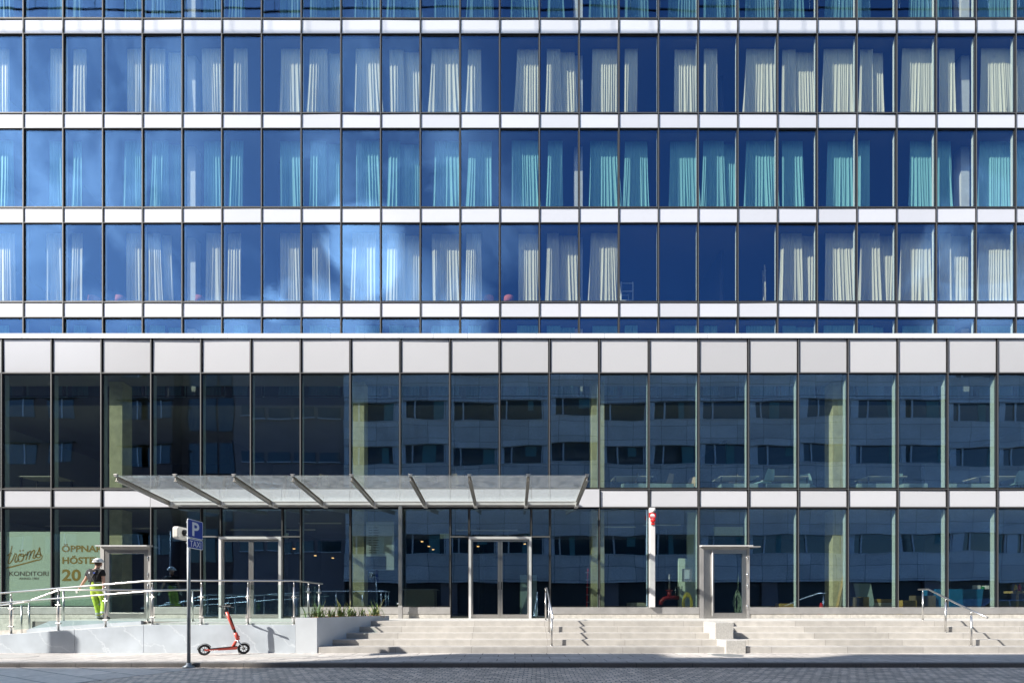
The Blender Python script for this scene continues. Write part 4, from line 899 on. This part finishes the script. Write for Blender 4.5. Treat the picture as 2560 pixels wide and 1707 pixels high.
CR = {1: [(0,22),(130,157),(188,215),(322,356),(378,412),(425,456),(508,551),(588,618),(706,750),(778,818),(824,850),(892,950),(977,1008),(1014,1050),(1082,1148),(1174,1202),(1296,1347),(1371,1400),(1404,1436),(1484,1543),(1566,1593),(1690,1742),(1764,1792),(1868,1942),(1960,1988),(1992,2036),(2062,2138),(2154,2182),(2185,2207),(2258,2335),(2352,2385),(2455,2532),(2545,2575)],
      2: [(0,32),(128,157),(188,203),(315,357),(385,420),(424,456),(514,554),(580,608),(704,751),(780,815),(820,850),(893,948),(975,1000),(1004,1050),(1090,1146),(1175,1229),(1282,1346),(1374,1406),(1478,1545),(1566,1618),(1678,1743),(1762,1810),(1812,1845),(1868,1942),(1958,2006),(2072,2137),(2150,2174),(2278,2335),(2348,2376),(2452,2533),(2545,2580)],
      3: [(0,36),(120,156),(184,206),(320,356),(374,400),(410,428),(520,553),(574,602),(704,750),(784,822),(884,940),(972,1012),(1018,1050),(1082,1150),(1170,1202),(1300,1347),(1372,1396),(1400,1442),(1480,1546),(1955,2004),(2008,2042),(2066,2134),(2155,2198),(2200,2236),(2255,2328),(2352,2376),(2380,2420),(2450,2532),(2545,2575)]}
CR[4] = CR[1]; CR[0] = CR[2]
rowname = {0: 'in the cropped top row', 1: 'in the upper full row', 2: 'in the middle full row', 3: 'in the lower full row', 4: 'in the row above the coping'}
yc_ = DU+.40
for r in (1, 2, 3, 4, 0):
    used = {}
    for j, (a, c) in enumerate(CR[r]):
        bay = max(1, int(math.floor(((a+c)/2-59.6)/99.15))+2)
        used[bay] = used.get(bay, 0)+1; side = ''
        same = [q for q in CR[r] if max(1, int(math.floor(((q[0]+q[1])/2-59.6)/99.15))+2) == bay]
        if len(same) > 1: side = 'left ' if (a, c) == same[0] else 'right '
        mt = 'cream' if r in (1, 3) else ('teal' if r else 'teal_dark'); a -= 5; c += 2
        yt, yb = rowy(r); deep = (len(same) > 1 and a+5 != same[0][0])
        yy = yc_+(.12 if deep else 0)+rnd.uniform(-.02, .02)
        z0 = Z(yb, DU)+.01 if r < 4 else ZB+.02
        curtain(X(a, yy), X(c, yy), z0, Z(yt, DU)-.03, yy, mt, 100*r+j, '%s%s curtain, %s window from the left %s' % (side, 'cream' if r in (1, 3) else 'pale teal', ORD[bay], rowname[r]), '%s pleated curtains' % ('cream' if r in (1, 3) else 'pale teal'))

# table lamps on the window sills
def lamp(x, y, z, label, first=[None]):
    if first[0] is None:
        t = thing('table_lamp', label, 'lamp', (x, y, z), 'terracotta table lamps behind the hotel windows'); first[0] = t
        MB().lathe([(.0, 0), (.12, 0), (.13, .05), (.10, .22), (.06, .27), (.02, .28), (.02, .34)], (x, y, z), 18).build('lamp_base', 'lampwhite', t, smooth=True)
        MB().lathe([(.20, .33), (.18, .62)], (x, y, z), 20).build('lamp_shade', 'lampred', t, smooth=True)
        return
    copy_tree(first[0], (x, y, z), label)
for px, r, lab in ((236, 3, 'between the second and third curtains'), (303, 3, 'left of the fourth curtain'), (500, 3, 'right of the pale column'), (1272, 3, 'left of the curtain in the fourteenth window'), (1222, 3, 'dim in the thirteenth window'),
                (293, 1, 'in the fourth window from the left'), (115, 1, 'faint in the second window from the left'), (1292, 1, 'left of a wide cream curtain near the middle'), (1598, 1, 'dim beside a narrow curtain'), (1664, 1, 'in the corner of a window right of centre'), (2440, 1, 'half hidden behind the curtain near the right end')):
    lamp(X(px, DU+.8), DU+.8, Z(rowy(r)[1], DU)+.02, 'terracotta table lamp %s, %s' % (lab, 'lowest full window row' if r == 3 else 'highest full window row'))
# scaffold tower in the empty room
t = thing('scaffold_tower', 'pale scaffold tower standing in the curtainless room', 'scaffold', (X(1566, 18.2), 18.2, Z(752, DU)))
x0, x1 = X(1553, 18.2), X(1582, 18.2); zb = Z(752, DU)+.01
fr = MB()
for x in (x0, x1):
    for y in (18.2, 18.9): fr.tube([(x, y, zb), (x, y, zb+1.45)], .025, 8)
fr.build('frame', 'concrete_upper', t, smooth=True)
for zz in (.35, .75, 1.1, 1.4): MB().tube([(x0, 18.2, zb+zz), (x1, 18.2, zb+zz)], .02, 8).tube([(x0, 18.9, zb+zz), (x1, 18.9, zb+zz)], .02, 8).build('rung', 'concrete_upper', t, smooth=True)
MB().tube([(x0, 18.2, zb+.4), (x1, 18.2, zb+.75)], .015, 8).build('brace', 'concrete_upper', t, smooth=True)
t = thing('step_ladder', 'narrow ladder leaning by the wall in the curtainless room', 'ladder', (X(1915, 17.9), 17.9, Z(752, DU)))
for dx in (0, .3): MB().bar((X(1915, 17.9)+dx*.3, 17.9+dx, zb), (X(1915, 17.9)+dx*.3, 18.0+dx, zb+1.95), .04, .02).build('rail', 'cream', t)
for k in range(6): MB().bar((X(1915, 17.9), 17.92, zb+.3+.28*k), (X(1915, 17.9)+.09, 18.22, zb+.3+.28*k), .02, .02).build('rung', 'cream', t)

# ================================================================ POSTERS AND LETTERING
def P16(zx, zy): return (X(zx/7.84, 16.06), Z(1300+zy/7.84, 16.06))
def stroke(b, pts, w_, y=16.0475):
    pts = [Vector(P16(*p)) for p in pts]
    # smooth by Catmull-Rom
    out = []
    for i in range(len(pts)-1):
        p0 = pts[max(0, i-1)]; p1 = pts[i]; p2 = pts[i+1]; p3 = pts[min(len(pts)-1, i+2)]
        for k in range(5):
            s = k/5; out.append(.5*((2*p1)+(p2-p0)*s+(2*p0-5*p1+4*p2-p3)*s*s+(3*p1-p0-3*p2+p3)*s**3))
    out.append(pts[-1]); vs = []
    for i, p in enumerate(out):
        d = (out[min(i+1, len(out)-1)]-out[max(i-1, 0)]).normalized(); n_ = Vector((-d.y, d.x))*w_/2
        vs += [(p.x-n_.x, y, p.y-n_.y), (p.x+n_.x, y, p.y+n_.y), (p.x+n_.x, y+.004, p.y+n_.y), (p.x-n_.x, y+.004, p.y-n_.y)]
    m_ = len(out)
    b.add(vs, [(4*i+j, 4*i+(j+1) % 4, 4*i+4+(j+1) % 4, 4*i+4+j) for i in range(m_-1) for j in range(4)]+[(0, 1, 2, 3), (4*m_-4, 4*m_-3, 4*m_-2, 4*m_-1)])
def poster(pa, pb, label):
    y0 = Z(1514, 16.06); return MB().box(X(pa, 16.06), X(pb, 16.06), 16.052, 16.060, y0, Z(1328.5, 16.06)).build('window_poster', 'poster', label=label, cat='poster', group='pale green posters in the shop windows')
p1 = poster(15, 126.5, 'pale green window poster with gold script over KONDITORI')
b = MB(); sw = .036
for s_ in ([(243, 500), (205, 680), (170, 800), (172, 845), (205, 835), (250, 770), (290, 680)], [(150, 695), (195, 655), (240, 645)], [(290, 670), (300, 650), (322, 662), (330, 690), (300, 770), (305, 818), (345, 795), (370, 750)],
           [(435, 655), (390, 665), (360, 730), (370, 795), (410, 805), (455, 760), (470, 690), (440, 655), (400, 690), (480, 700), (510, 650)],
           [(510, 780), (535, 690), (550, 610)], [(530, 700), (565, 630), (600, 600), (610, 630), (590, 700), (575, 765)], [(590, 700), (630, 620), (670, 585), (685, 610), (665, 680), (650, 735), (680, 742), (720, 700)],
           [(700, 710), (750, 620), (783, 530), (785, 600), (800, 680), (780, 725), (730, 725), (700, 690), (740, 665), (800, 670)]): stroke(b, s_, sw)
stroke(b, [(800, 660), (830, 700), (815, 755), (740, 785)], .03); stroke(b, [(745, 775), (450, 855), (130, 935)], .042)
for cx in (400, 452):
    c = P16(cx, 600 if cx < 420 else 590); b.prism([(c[0]+.028*math.cos(a*math.pi/6), c[1]+.028*math.sin(a*math.pi/6)) for a in range(12)], 'y', 16.0475, 16.0515)
b.build('script_lettering', 'gold', p1)
text_mesh('KONDITORI', X(24, 16.06), X(122, 16.06), Z(1439, 16.06), Z(1427.5, 16.06), 16.0508, 'brown', 'lettering', p1, .008)
text_mesh('ANNO 1901', X(48.5, 16.06), X(97.5, 16.06), Z(1448.3, 16.06), Z(1442.6, 16.06), 16.0508, 'brown', 'lettering', p1, .008)
p2 = poster(150.5, 251, 'pale green window poster with bold gold capitals behind the walking person')
text_mesh('ÖPPNAR', X(155, 16.06), X(257.5, 16.06), Z(1379.5, 16.06), Z(1359, 16.06), 16.0508, 'gold', 'lettering', p2, .03)
text_mesh('HÖSTEN', X(156.5, 16.06), X(255.5, 16.06), Z(1409, 16.06), Z(1388, 16.06), 16.0508, 'gold', 'lettering', p2, .03)
text_mesh('20', X(155.5, 16.06), X(203, 16.06), Z(1452, 16.06), Z(1422, 16.06), 16.0508, 'gold', 'lettering', p2, .03)
p3 = poster(-110, 2.5, 'pale green window poster cut by the left edge of the picture')
ip = MB().box(X(915, 16.5), X(985, 16.5), 16.5, 16.53, Z(1424, 16.5), Z(1304, 16.5)).build('information_board', 'paper', label='tall pale information board behind glass left of the steel canopy post', cat='notice board')
b = MB()
for k in range(11):
    zz = 1318+k*6.2; b.box(X(922, 16.5), X(922+rnd.choice((6, 8)), 16.5), 16.496, 16.4995, Z(zz+1.3, 16.5), Z(zz, 16.5)); b.box(X(933, 16.5), X(933+rnd.uniform(8, 16), 16.5), 16.496, 16.4995, Z(zz+1.3, 16.5), Z(zz, 16.5))
b.build('printed_lines', 'ink', ip)
MB().box(X(915.5, 16.5), X(966, 16.5), 16.495, 16.4995, Z(1423, 16.5), Z(1390, 16.5)).build('dark_panel', 'ink', ip)

# ================================================================ THINGS INSIDE THE WINDOWS
zf = LAND+.013
def at(px, D, z): return (X(px, D), D, z)
# ground floor, from left to right
t = thing('red_pipe', 'red sprinkler pipe elbow with valves behind the window left of the yellow hose', 'pipe', at(1675, 16.9, zf))
x0 = X(1652, 16.9)
MB().tube([(x0, 16.9, zf), (x0, 16.9, zf+.42)], .09, 14, 0).build('lower_pipe', 'dark', t, smooth=True)
MB().tube([(x0, 16.9, zf+.42), (x0+.02, 16.9, zf+.55), (x0+.12, 16.9, zf+.65), (x0+.25, 16.9, zf+.68), (x0+.62, 16.9, zf+.68)], .075, 14).build('pipe_elbow', 'darkred', t, smooth=True)
MB().tube([(x0+.3, 16.9, zf+.68), (x0+.3, 16.9, zf+.92)], .07, 12).lathe([(.12, 0), (.12, .03)], (x0+.3, 16.9, zf+.92), 14).build('riser', 'darkred', t, smooth=True)
for dx in (.5, .62, .72): MB().tube([(x0+dx, 16.85, zf+.75), (x0+dx, 16.85, zf+1.05)], .012, 6).lathe([(.035, 0), (.035, .02)], (x0+dx, 16.85, zf+1.05), 10).build('gauge', 'chrome', t, smooth=True)
MB().tube([(x0+.3, 16.9, zf+.92), (x0+.3, 16.9, zf+1.5)], .03, 8).build('thin_riser', 'steel_dull', t, smooth=True)
# white stair-like wall panel lit by the sun behind the hose
MB().prism([(X(1697, 17.05), zf), (X(1741, 17.05), zf), (X(1741, 17.05), Z(1280, 17.05)), (X(1719, 17.05), Z(1280, 17.05)), (X(1719, 17.05), Z(1395, 17.05)), (X(1697, 17.05), Z(1395, 17.05))], 'y', 17.05, 17.15).build('partition_wall', 'poster', bld)
t = thing('yellow_hose', 'coil of yellow hose hanging behind the window beside the steel side door', 'hose', at(1717, 16.4, zf+.1))
b = MB(); q = random.Random(5)
for k in range(11):
    rx_, rz_ = q.uniform(.10, .19), q.uniform(.26, .38); cx, cz = X(1717, 16.4)+q.uniform(-.03, .03), zf+.48+q.uniform(-.05, .03)
    b.tube([(cx+rx_*math.cos(a*math.pi/12), 16.4-.01*k+q.uniform(0, .004), cz+rz_*math.sin(a*math.pi/12)) for a in range(24)], .013, 6, 0, True)
b.build('coil', 'hose', t, smooth=True)
t = thing('control_cabinet', 'grey box with papers fixed above the yellow hose', 'cabinet', at(1719, 16.45, zf+.9))
MB().box(X(1708, 16.4), X(1730, 16.4), 16.4, 16.5, Z(1453, 16.4), Z(1421, 16.4)).build('case', 'steel_dull', t, bevel=.006)
MB().box(X(1712, 16.38), X(1724, 16.38), 16.385, 16.398, Z(1446, 16.38), Z(1424, 16.38)).build('paper_sheet', 'paper', t)
t = thing('cable_coil', 'tangled coil of pale green cable behind the glass of the steel side door', 'cable', at(1843, 16.4, zf+.1)); b = MB()
for k in range(7):
    rx_, rz_ = q.uniform(.06, .14), q.uniform(.25, .42); cx, cz = X(1843, 16.4)+q.uniform(-.05, .04), zf+.5+q.uniform(-.05, .05)
    b.tube([(cx+rx_*math.cos(a*math.pi/10)+q.uniform(-.01, .01), 16.4+q.uniform(-.02, .02), cz+rz_*math.sin(a*math.pi/10)) for a in range(20)], .006, 5, 0, True)
b.tube([(X(1845, 16.4), 16.4, zf+.9), (X(1846, 16.4), 16.4, zf+1.5)], .005, 5); b.build('coil', 'cable', t, smooth=True)
t = thing('traffic_cone', 'red traffic cone behind the window left of the leaning plank', 'traffic cone', at(2053, 16.42, zf))
MB().lathe([(.13, .03), (.03, .50), (.0, .505)], (X(2053, 16.42), 16.42, zf), 20).build('cone_body', 'redpaint', t, smooth=True)
MB().box(X(2053, 16.42)-.16, X(2053, 16.42)+.16, 16.26, 16.58, zf, zf+.03).build('cone_foot', 'redpaint', t, bevel=.01)
MB().bar((X(2088, 16.35), 16.35, zf), (X(2110, 16.48), 16.48, zf+1.42), .09, .04).build('wooden_plank', 'wood', label='long wooden plank leaning on the concrete column', cat='plank', bevel=.004)
def carton(pa, pb, yt, D, mt, label, dz=.0, dd=.35):
    t = thing('cardboard_box', label, 'box', at((pa+pb)/2, D, zf+dz), 'boxes on the floor behind the ground-floor windows')
    MB().box(X(pa, D), X(pb, D), D, D+dd, zf+dz, Z(yt, D)).build('carton', mt, t, bevel=.005)
    MB().box(X(pa, D)+.005, X(pb, D)-.005, D+dd*.45, D+dd*.55, Z(yt, D)+.0005, Z(yt, D)+.003).build('tape', 'wood', t)
carton(2137, 2158, 1492, 16.6, 'card_dark', 'dark carton beside a yellow one behind the fourth window from the right')
carton(2160, 2173, 1491, 16.55, 'card', 'narrow yellow carton next to a dark one behind the fourth window from the right')
carton(2260, 2292, 1500, 16.5, 'card', 'open yellow-brown carton with crumpled paper left of the big brown one')
carton(2293, 2340, 1488, 16.9, 'card_dark', 'large brown carton beside the blue bin')
carton(1950, 1985, 1508, 16.6, 'card', 'flat yellow carton on the floor right of the steel side door', 0, .3)
t = thing('blue_bin', 'large blue bin behind the window under the rightmost handrail', 'bin', at(2412, 17.0, zf))
MB().box(X(2340, 17.0), X(2372, 17), 17.0, 17.6, zf, Z(1472, 17)).build('cabinet', 'bluecrate', t, bevel=.01)
MB().hexa([(X(2376, 17), 17.0, zf), (X(2450, 17), 17.0, zf), (X(2450, 17), 17.7, zf), (X(2376, 17), 17.7, zf), (X(2370, 17), 16.95, Z(1472, 17)), (X(2456, 17), 16.95, Z(1472, 17)), (X(2456, 17), 17.75, Z(1472, 17)), (X(2370, 17), 17.75, Z(1472, 17))]).build('tub', 'bluecrate', t, bevel=.01)
for k, (pa, pb, yt, mt, lab) in enumerate(((2440, 2452, 1462, 'helmet', 'small white box on the blue bin'), (2454, 2462, 1465, 'green', 'small green box on the blue bin'), (2464, 2474, 1463, 'helmet', 'second small white box, over the right end of the blue bin'), (2536, 2542, 1458, 'yellow', 'yellow bottle on the crate by the right edge'), (2545, 2552, 1458, 'redpaint', 'red bottle on the crate by the right edge'))):
    nm = 'bottle' if k > 2 else 'small_box'
    zb_ = Z(1472, 17)+.003 if k < 3 else Z(1476, 17)
    if k > 2: MB().lathe([(.04, 0), (.045, .14), (.02, .19), (.02, .23), (0, .235)], (X((pa+pb)/2, 17.1), 17.1, zb_), 14).build(nm, mt, label=lab, cat='bottle', smooth=True)
    else: MB().box(X(pa, 17), X(pb, 17), 17.0, 17.15, zb_, Z(yt, 17)).build(nm, mt, label=lab, cat='box', bevel=.008)
t = thing('wooden_crate', 'pale wooden crate on legs by the right edge of the picture', 'crate', at(2560, 17.1, zf))
MB().box(X(2538, 17), X(2600, 17), 16.95, 17.4, Z(1482, 17), Z(1476.5, 17)).build('tray', 'wood', t, bevel=.004)
for px in (2543, 2594): MB().bar((X(px, 17), 17.0, zf), (X(px, 17), 17.0, Z(1482, 17)), .05, .05).build('leg', 'wood', t)
t = thing('lobby_counter', 'pale reception counter dimly seen behind the glass between the two entrances', 'counter', at(1040, 18.6, zf))
MB().box(X(1010, 18.6), X(1085, 18.6), 18.6, 19.3, zf, zf+1.0).build('front', 'desktop', t, bevel=.01)
MB().box(X(1006, 18.5), X(1090, 18.5), 18.5, 19.4, zf+1.001, zf+1.04).build('counter_top', 'whitepost', t, bevel=.004)
t = thing('step_ladder', 'red step ladder standing behind the window left of the white post', 'ladder', at(1478, 16.9, zf))
for dx in (0, .34): MB().bar((X(1466, 16.7)+dx, 16.7, zf), (X(1470, 17.0)+dx*.8, 17.0, zf+1.7), .045, .03).build('rail', 'redpaint', t)
for k in range(6): MB().box(X(1466, 16.7)+.02, X(1466, 16.7)+.32, 16.7+.05*k, 16.78+.05*k, zf+.25+.26*k, zf+.28+.26*k).build('tread', 'steel_dull', t)
def pallet(px, D, n_, label, grp='pallets of building material in the empty shop'):
    t = thing('pallet_stack', label, 'pallet', at(px, D, zf), grp); x = X(px, D)
    for dx in (-.36, 0, .32): MB().box(x+dx, x+dx+.08, D, D+.7, zf, zf+.1).build('runner', 'wood', t)
    MB().box(x-.4, x+.42, D, D+.7, zf+.101, zf+.125).build('deck', 'wood', t)
    for k in range(n_): MB().box(x-.36+.02*k, x+.36-.015*k, D+.03, D+.66, zf+.126+.13*k, zf+.25+.13*k).build('pack', ('card', 'screen', 'desktop')[k % 3], t, bevel=.01)
pallet(1600, 17.2, 3, 'low pallet with three packs, left of the red pipe'); pallet(1905, 17.4, 2, 'low pallet with two packs, right of the steel side door')
pallet(2210, 17.3, 4, 'pallet with four packs, right of the yellow carton')
for px, zz, lab in ((1300, 1.5, 'right of the right entrance'), (2150, 1.2, 'behind the small cartons')):
    MB().hexa([(X(px, 17), 17.0, zf), (X(px, 17)+.6, 17.0, zf), (X(px, 17)+.6, 17.03, zf), (X(px, 17), 17.03, zf), (X(px, 17), 17.3, zf+zz), (X(px, 17)+.6, 17.3, zf+zz), (X(px, 17)+.6, 17.33, zf+zz), (X(px, 17), 17.33, zf+zz)]).build('leaning_board', 'screen', label='grey-green board leaning inside the shop, '+lab, cat='board')
# first-floor office furniture
z2 = ZW0+.001
def desk(x, y, label, first=[None]):
    if first[0] is None:
        t = thing('office_desk', label, 'desk', (x, y, z2), 'desks behind the second-storey windows'); first[0] = t
        MB().box(x-.7, x+.7, y, y+.7, z2+.72, z2+.745).build('desk_top', 'desktop', t, bevel=.004)
        MB().box(x-.7, x+.7, y+.02, y+.05, z2+.02, z2+.34).build('modesty_screen', 'screen', t)
        for dx in (-.65, .65):
            for dy in (.06, .62): MB().box(x+dx-.02, x+dx+.02, y+dy-.02, y+dy+.02, z2, z2+.72).build('leg', 'dark', t)
        return
    copy_tree(first[0], (x, y, z2), label)
def chair(x, y, rz, label, mt, first={}):
    if mt not in first:
        t = thing('office_chair', label, 'chair', (x, y, z2), 'shell chairs behind the second-storey windows'); first[mt] = t
        b = MB(); vs = []; n = 7
        for i in range(n):
            for k in range(n):
                u = -1+2*i/(n-1); v = k/(n-1); ww = .22*(1-.35*v*v)
                vs.append((x+u*ww, y-.22+.05*u*u*-1-.1*v, z2+.5+.38*v))
        for p in list(vs): vs.append((p[0], p[1]-.02, p[2]))
        m2 = n*n
        b.add(vs, [(i*n+k, i*n+k+1, (i+1)*n+k+1, (i+1)*n+k) for i in range(n-1) for k in range(n-1)]+[(m2+i*n+k, m2+(i+1)*n+k, m2+(i+1)*n+k+1, m2+i*n+k+1) for i in range(n-1) for k in range(n-1)])
        b.build('backrest', mt, t, smooth=True)
        MB().box(x-.22, x+.22, y-.22, y+.2, z2+.44, z2+.48).build('seat', mt, t, bevel=.015)
        for a, c in ((-.18, -.18), (.18, -.18), (-.18, .16), (.18, .16)): MB().tube([(x+a*1.1, y+c*1.1, z2), (x+a*.6, y+c*.6, z2+.44)], .012, 6).build('leg', 'dark', t, smooth=True)
        t.rotation_euler.z = rz; return
    copy_tree(first[mt], (x, y, z2), label, rz)
for px, lab in ((95, 'second'), (335, 'fourth'), (755, 'seventh'), (1040, 'tenth'), (1585, 'fourteenth'), (1850, 'sixteenth'), (1975, 'seventeenth'), (2220, 'nineteenth'), (2500, 'twenty-first')):
    desk(X(px, 17.3), 17.3, 'pale-topped office desk behind the %s second-storey window from the left' % lab)
for px, D, rz, mt, lab in ((803, 17.9, .6, 'chair_tan', 'behind the canopy glass, seventh window'), (830, 18.2, 2.4, 'chair_tan', 'low behind the canopy glass beside another'), (1130, 17.8, .2, 'chair_tan', 'above the middle of the canopy'), (1570, 17.6, 1.3, 'chair_tan', 'left of a desk just right of the canopy'), (1655, 17.7, .8, 'chair_tan', 'right of the canopy between two desks'), (1712, 17.9, 2.0, 'chair_tan', 'a little right of the canopy end'), (1820, 17.9, .9, 'chair_tan', 'at the window above the steel side door'), (1840, 18.3, -.6, 'chair_tan', 'behind the one above the steel side door'),
                           (1905, 17.2, .4, 'chair_teal', 'right of the one above the steel side door'), (2020, 17.8, -.8, 'chair_teal', 'left of the wide concrete column at right'), (2222, 17.8, .3, 'chair_teal', 'in the third window from the right'), (2545, 17.4, -.4, 'chair_teal', 'at the right edge of the picture')):
    chair(X(px, D), D, rz, '%s shell chair %s' % ('tan' if mt == 'chair_tan' else 'pale teal', lab), mt)
for px, wpx, lab in ((1610, 110, 'right of the canopy'), (1700, 70, 'second right of the canopy'), (1860, 110, 'above the steel side door'), (1960, 130, 'left of the wide column at right'), (2190, 90, 'right of the wide column at right'), (2290, 60, 'narrow, third window from the right'), (2430, 110, 'second window from the right')):
    MB().box(X(px-wpx/2, 16.75), X(px+wpx/2, 16.75), 16.75, 17.1, z2, z2+.34).build('low_cabinet', 'screen', bevel=.006, label='low grey-green cabinet at the second-storey glass, %s' % lab, cat='cabinet', group='low cabinets at the second-storey glass')

# ================================================================ ACROSS THE STREET (seen mirrored in the glass)
YO = -3.6; SO = 35.6/F
def oz(py): return EYE+(1512-py)*SO
def ox(px): return (px-1280)*SO
ROOF = EYE+20.2
ob = thing('panelled_street_building', 'long grey panelled building with ribbon windows across the street', 'building', (15, YO, 0))
xa, xb = ox(860), 75
def bands(b, x0, x1, levels, y0, y1):
    for z0, z1 in levels: b.box(x0, x1, y0, y1, z0, z1)
sills = [oz(1384)+3.28*k for k in range(5)]; heads = [s+1.42 for s in sills]
b = MB(); lv = [(oz(1454), sills[0])]+[(heads[k], sills[k+1]) for k in range(4)]+[(heads[4], ROOF)]
bands(b, xa, xb, lv, YO-.35, YO); b.build('facade_panels', 'opp_panel', ob)
MB().box(xa, xb, YO-14, YO-1.3, 0, ROOF-.1).build('core', 'room', ob)
MB().box(xa, xb, YO-14, YO-.36, ROOF-.4, ROOF-.11).build('roof', 'slab', ob)
MB().box(xa, xb, YO-.9, YO-.5, 0, oz(1454)-.02).build('ground_floor', 'opp_base', ob)
for x in [xa+6*k+1 for k in range(15)]: MB().box(x, x+1.3, YO-.49, YO-.3, .1, oz(1454)-.02).build('shopfront_pier', 'opp_mid', ob)
for k in range(5):
    rib = MB(); gl_ = MB(); x = xa; j = 0
    MB().box(xa, xb, YO-.34, YO-.22, sills[k], heads[k]-.0).build('ribbon_window', 'opp_glass', ob)
    b = MB()
    while x < xb:
        ww = rnd.choice((.35, .5, .6, .8)); b.box(x, x+ww, YO-.215, YO-.12, sills[k]+.06, heads[k]); q1 = x+ww+rnd.uniform(.3, .8); b.box(q1, q1+.11, YO-.215, YO-.15, sills[k]+.06, heads[k]); b.box(x+3.6, x+3.68, YO-.215, YO-.15, sills[k]+.06, heads[k]); x += 3.72
    b.build('window_piers', 'opp_frame', ob)
    MB().box(xa, xb, YO-.2, YO+.05, sills[k], sills[k]+.05).build('sill', 'opp_frame', ob)
    b = MB(); x = xa+2.2
    while x < xb-1:
        if rnd.random() < .75:
            fu = rnd.uniform(-.5, .9); top = rnd.random() < .35
            b.box(x+fu, x+fu+rnd.uniform(.3, 1.0), YO-.215, YO-.2, sills[k]+(.7 if top else .06), heads[k]-.05)
        x += 3.72
    b.build('blinds', 'opp_blind', ob)
MB().box(xa, xb, YO-.3, YO+.15, ROOF, ROOF+.12).build('roof_edge', 'coping', ob)
ob2 = thing('grey_rendered_building', 'grey rendered building with small windows across the street', 'building', (ox(720), YO, 0))
xc = ox(430)
MB().box(ox(580), xa-.01, YO-14, YO-.2, 0, ROOF).build('wall', 'opp_mid', ob2)
MB().box(xc, ox(580)-.01, YO-14, YO-.9, 0, ROOF).build('stair_tower', 'opp_dark', ob2)
for k in range(5):
    z = sills[k]+.25
    for x in (ox(600), ox(665), ox(730), ox(795)): f = MB().box(x, x+1.6, YO-.2, YO-.14, z, z+.75).build('window', 'opp_glass', ob2); MB().box(x-.05, x+1.65, YO-.2, YO-.05, z-.07, z-.005).build('sill', 'opp_frame', f)
    for x in (xc+.5, xc+1.7, xc+2.9): MB().box(x, x+1.05, YO-.9, YO-.85, z-.8, z+1.5).build('window', 'opp_glass', ob2)
ob3 = thing('dark_rendered_building', 'lower warm grey building with a roof terrace railing across the street', 'building', (-32, YO, 0))
R3 = oz(925); xs3 = ox(270)
MB().box(xs3, xc-.01, YO-14, YO, 0, ROOF).build('tall_bay', 'opp_dark', ob3)
MB().box(-70, xs3-.01, YO-14, YO, 0, R3).build('wall', 'opp_dark', ob3)
for k in range(5):
    z = sills[k]
    for x in (ox(18), ox(120), ox(300), ox(355)):
        if z+1.4 > R3 and x < xs3: continue
        f = MB().box(x, x+2.1, YO, YO+.04, z, z+1.4).build('window', 'opp_glass', ob3); MB().box(x-.2, x+2.3, YO, YO+.25, z+1.41, z+1.5).build('lintel', 'opp_base', f); MB().box(x+1.3, x+1.38, YO+.041, YO+.08, z, z+1.4).build('frame_bar', 'opp_frame', f)
for k in range(12): MB().tube([(-37+.8*k-.6, YO-.3, R3), (-37+.8*k-.6, YO-.3, R3+1.1)], .03, 6).build('railing_post', 'dark', ob3)
for z in (.3, .6, .85, 1.1): MB().tube([(-38, YO-.3, R3+z), (-28.8, YO-.3, R3+z)], .02, 6).build('railing_bar', 'dark', ob3)
# unseen steel frame, made up for the bar mirrored in the top windows
gy = DU-4.7; gz = EYE+1.232*(DU+DU-gy)
gf = thing('reflection_frame', 'slim dark overhead steel rail with upright rods, added to be mirrored in the top windows', 'steel frame', (0, gy, 0))
MB().box(-42, 42, gy-.008, gy+.008, gz-.02, gz+.075).build('beam', 'dark', gf)
for k in range(-25, 26):
    MB().tube([(k*1.34, gy, gz+.075), (k*1.34, gy, gz+.5)], .014, 6).build('rod', 'steel_dull', gf)
for x in (-42, 42): MB().box(x-.25, x+.25, gy-.25, gy+.25, 0, gz+.6).build('mast', 'dark', gf)
# parked car mirrored in the lower right glass
car = thing('parked_car', 'blue-grey car parked across the street, mirrored in the lower right windows', 'car', (24.5, 7.0, 0))
c0 = 22.0; prof = [(0, .35), (0, .8), (.5, .95), (1.2, 1.0), (1.9, 1.52), (3.4, 1.55), (4.3, 1.1), (4.55, .95), (4.6, .35)]
MB().prism([(c0+x, z) for x, z in prof], 'y', 6.2, 7.9).build('body', 'carblue', car, bevel=.06)
MB().prism([(c0+x, z) for x, z in ((1.4, 1.03), (1.95, 1.46), (2.6, 1.48), (2.6, 1.03))], 'y', 7.9, 7.915).build('window', 'carwin', car)
MB().prism([(c0+x, z) for x, z in ((2.68, 1.03), (2.68, 1.48), (3.35, 1.48), (4.0, 1.08))], 'y', 7.9, 7.915).build('window', 'carwin', car)
for x in (.85, 3.75):
    for y in (6.25, 7.72): w_ = MB().lathe([(.33, 0), (.33, .2)], (c0+x, y, .33), 24, axis='y').build('wheel', 'black', car, smooth=False); MB().lathe([(.2, 0), (.2, .012)], (c0+x, y+.2, .33), 20, axis='y').build('rim', 'chrome', w_)
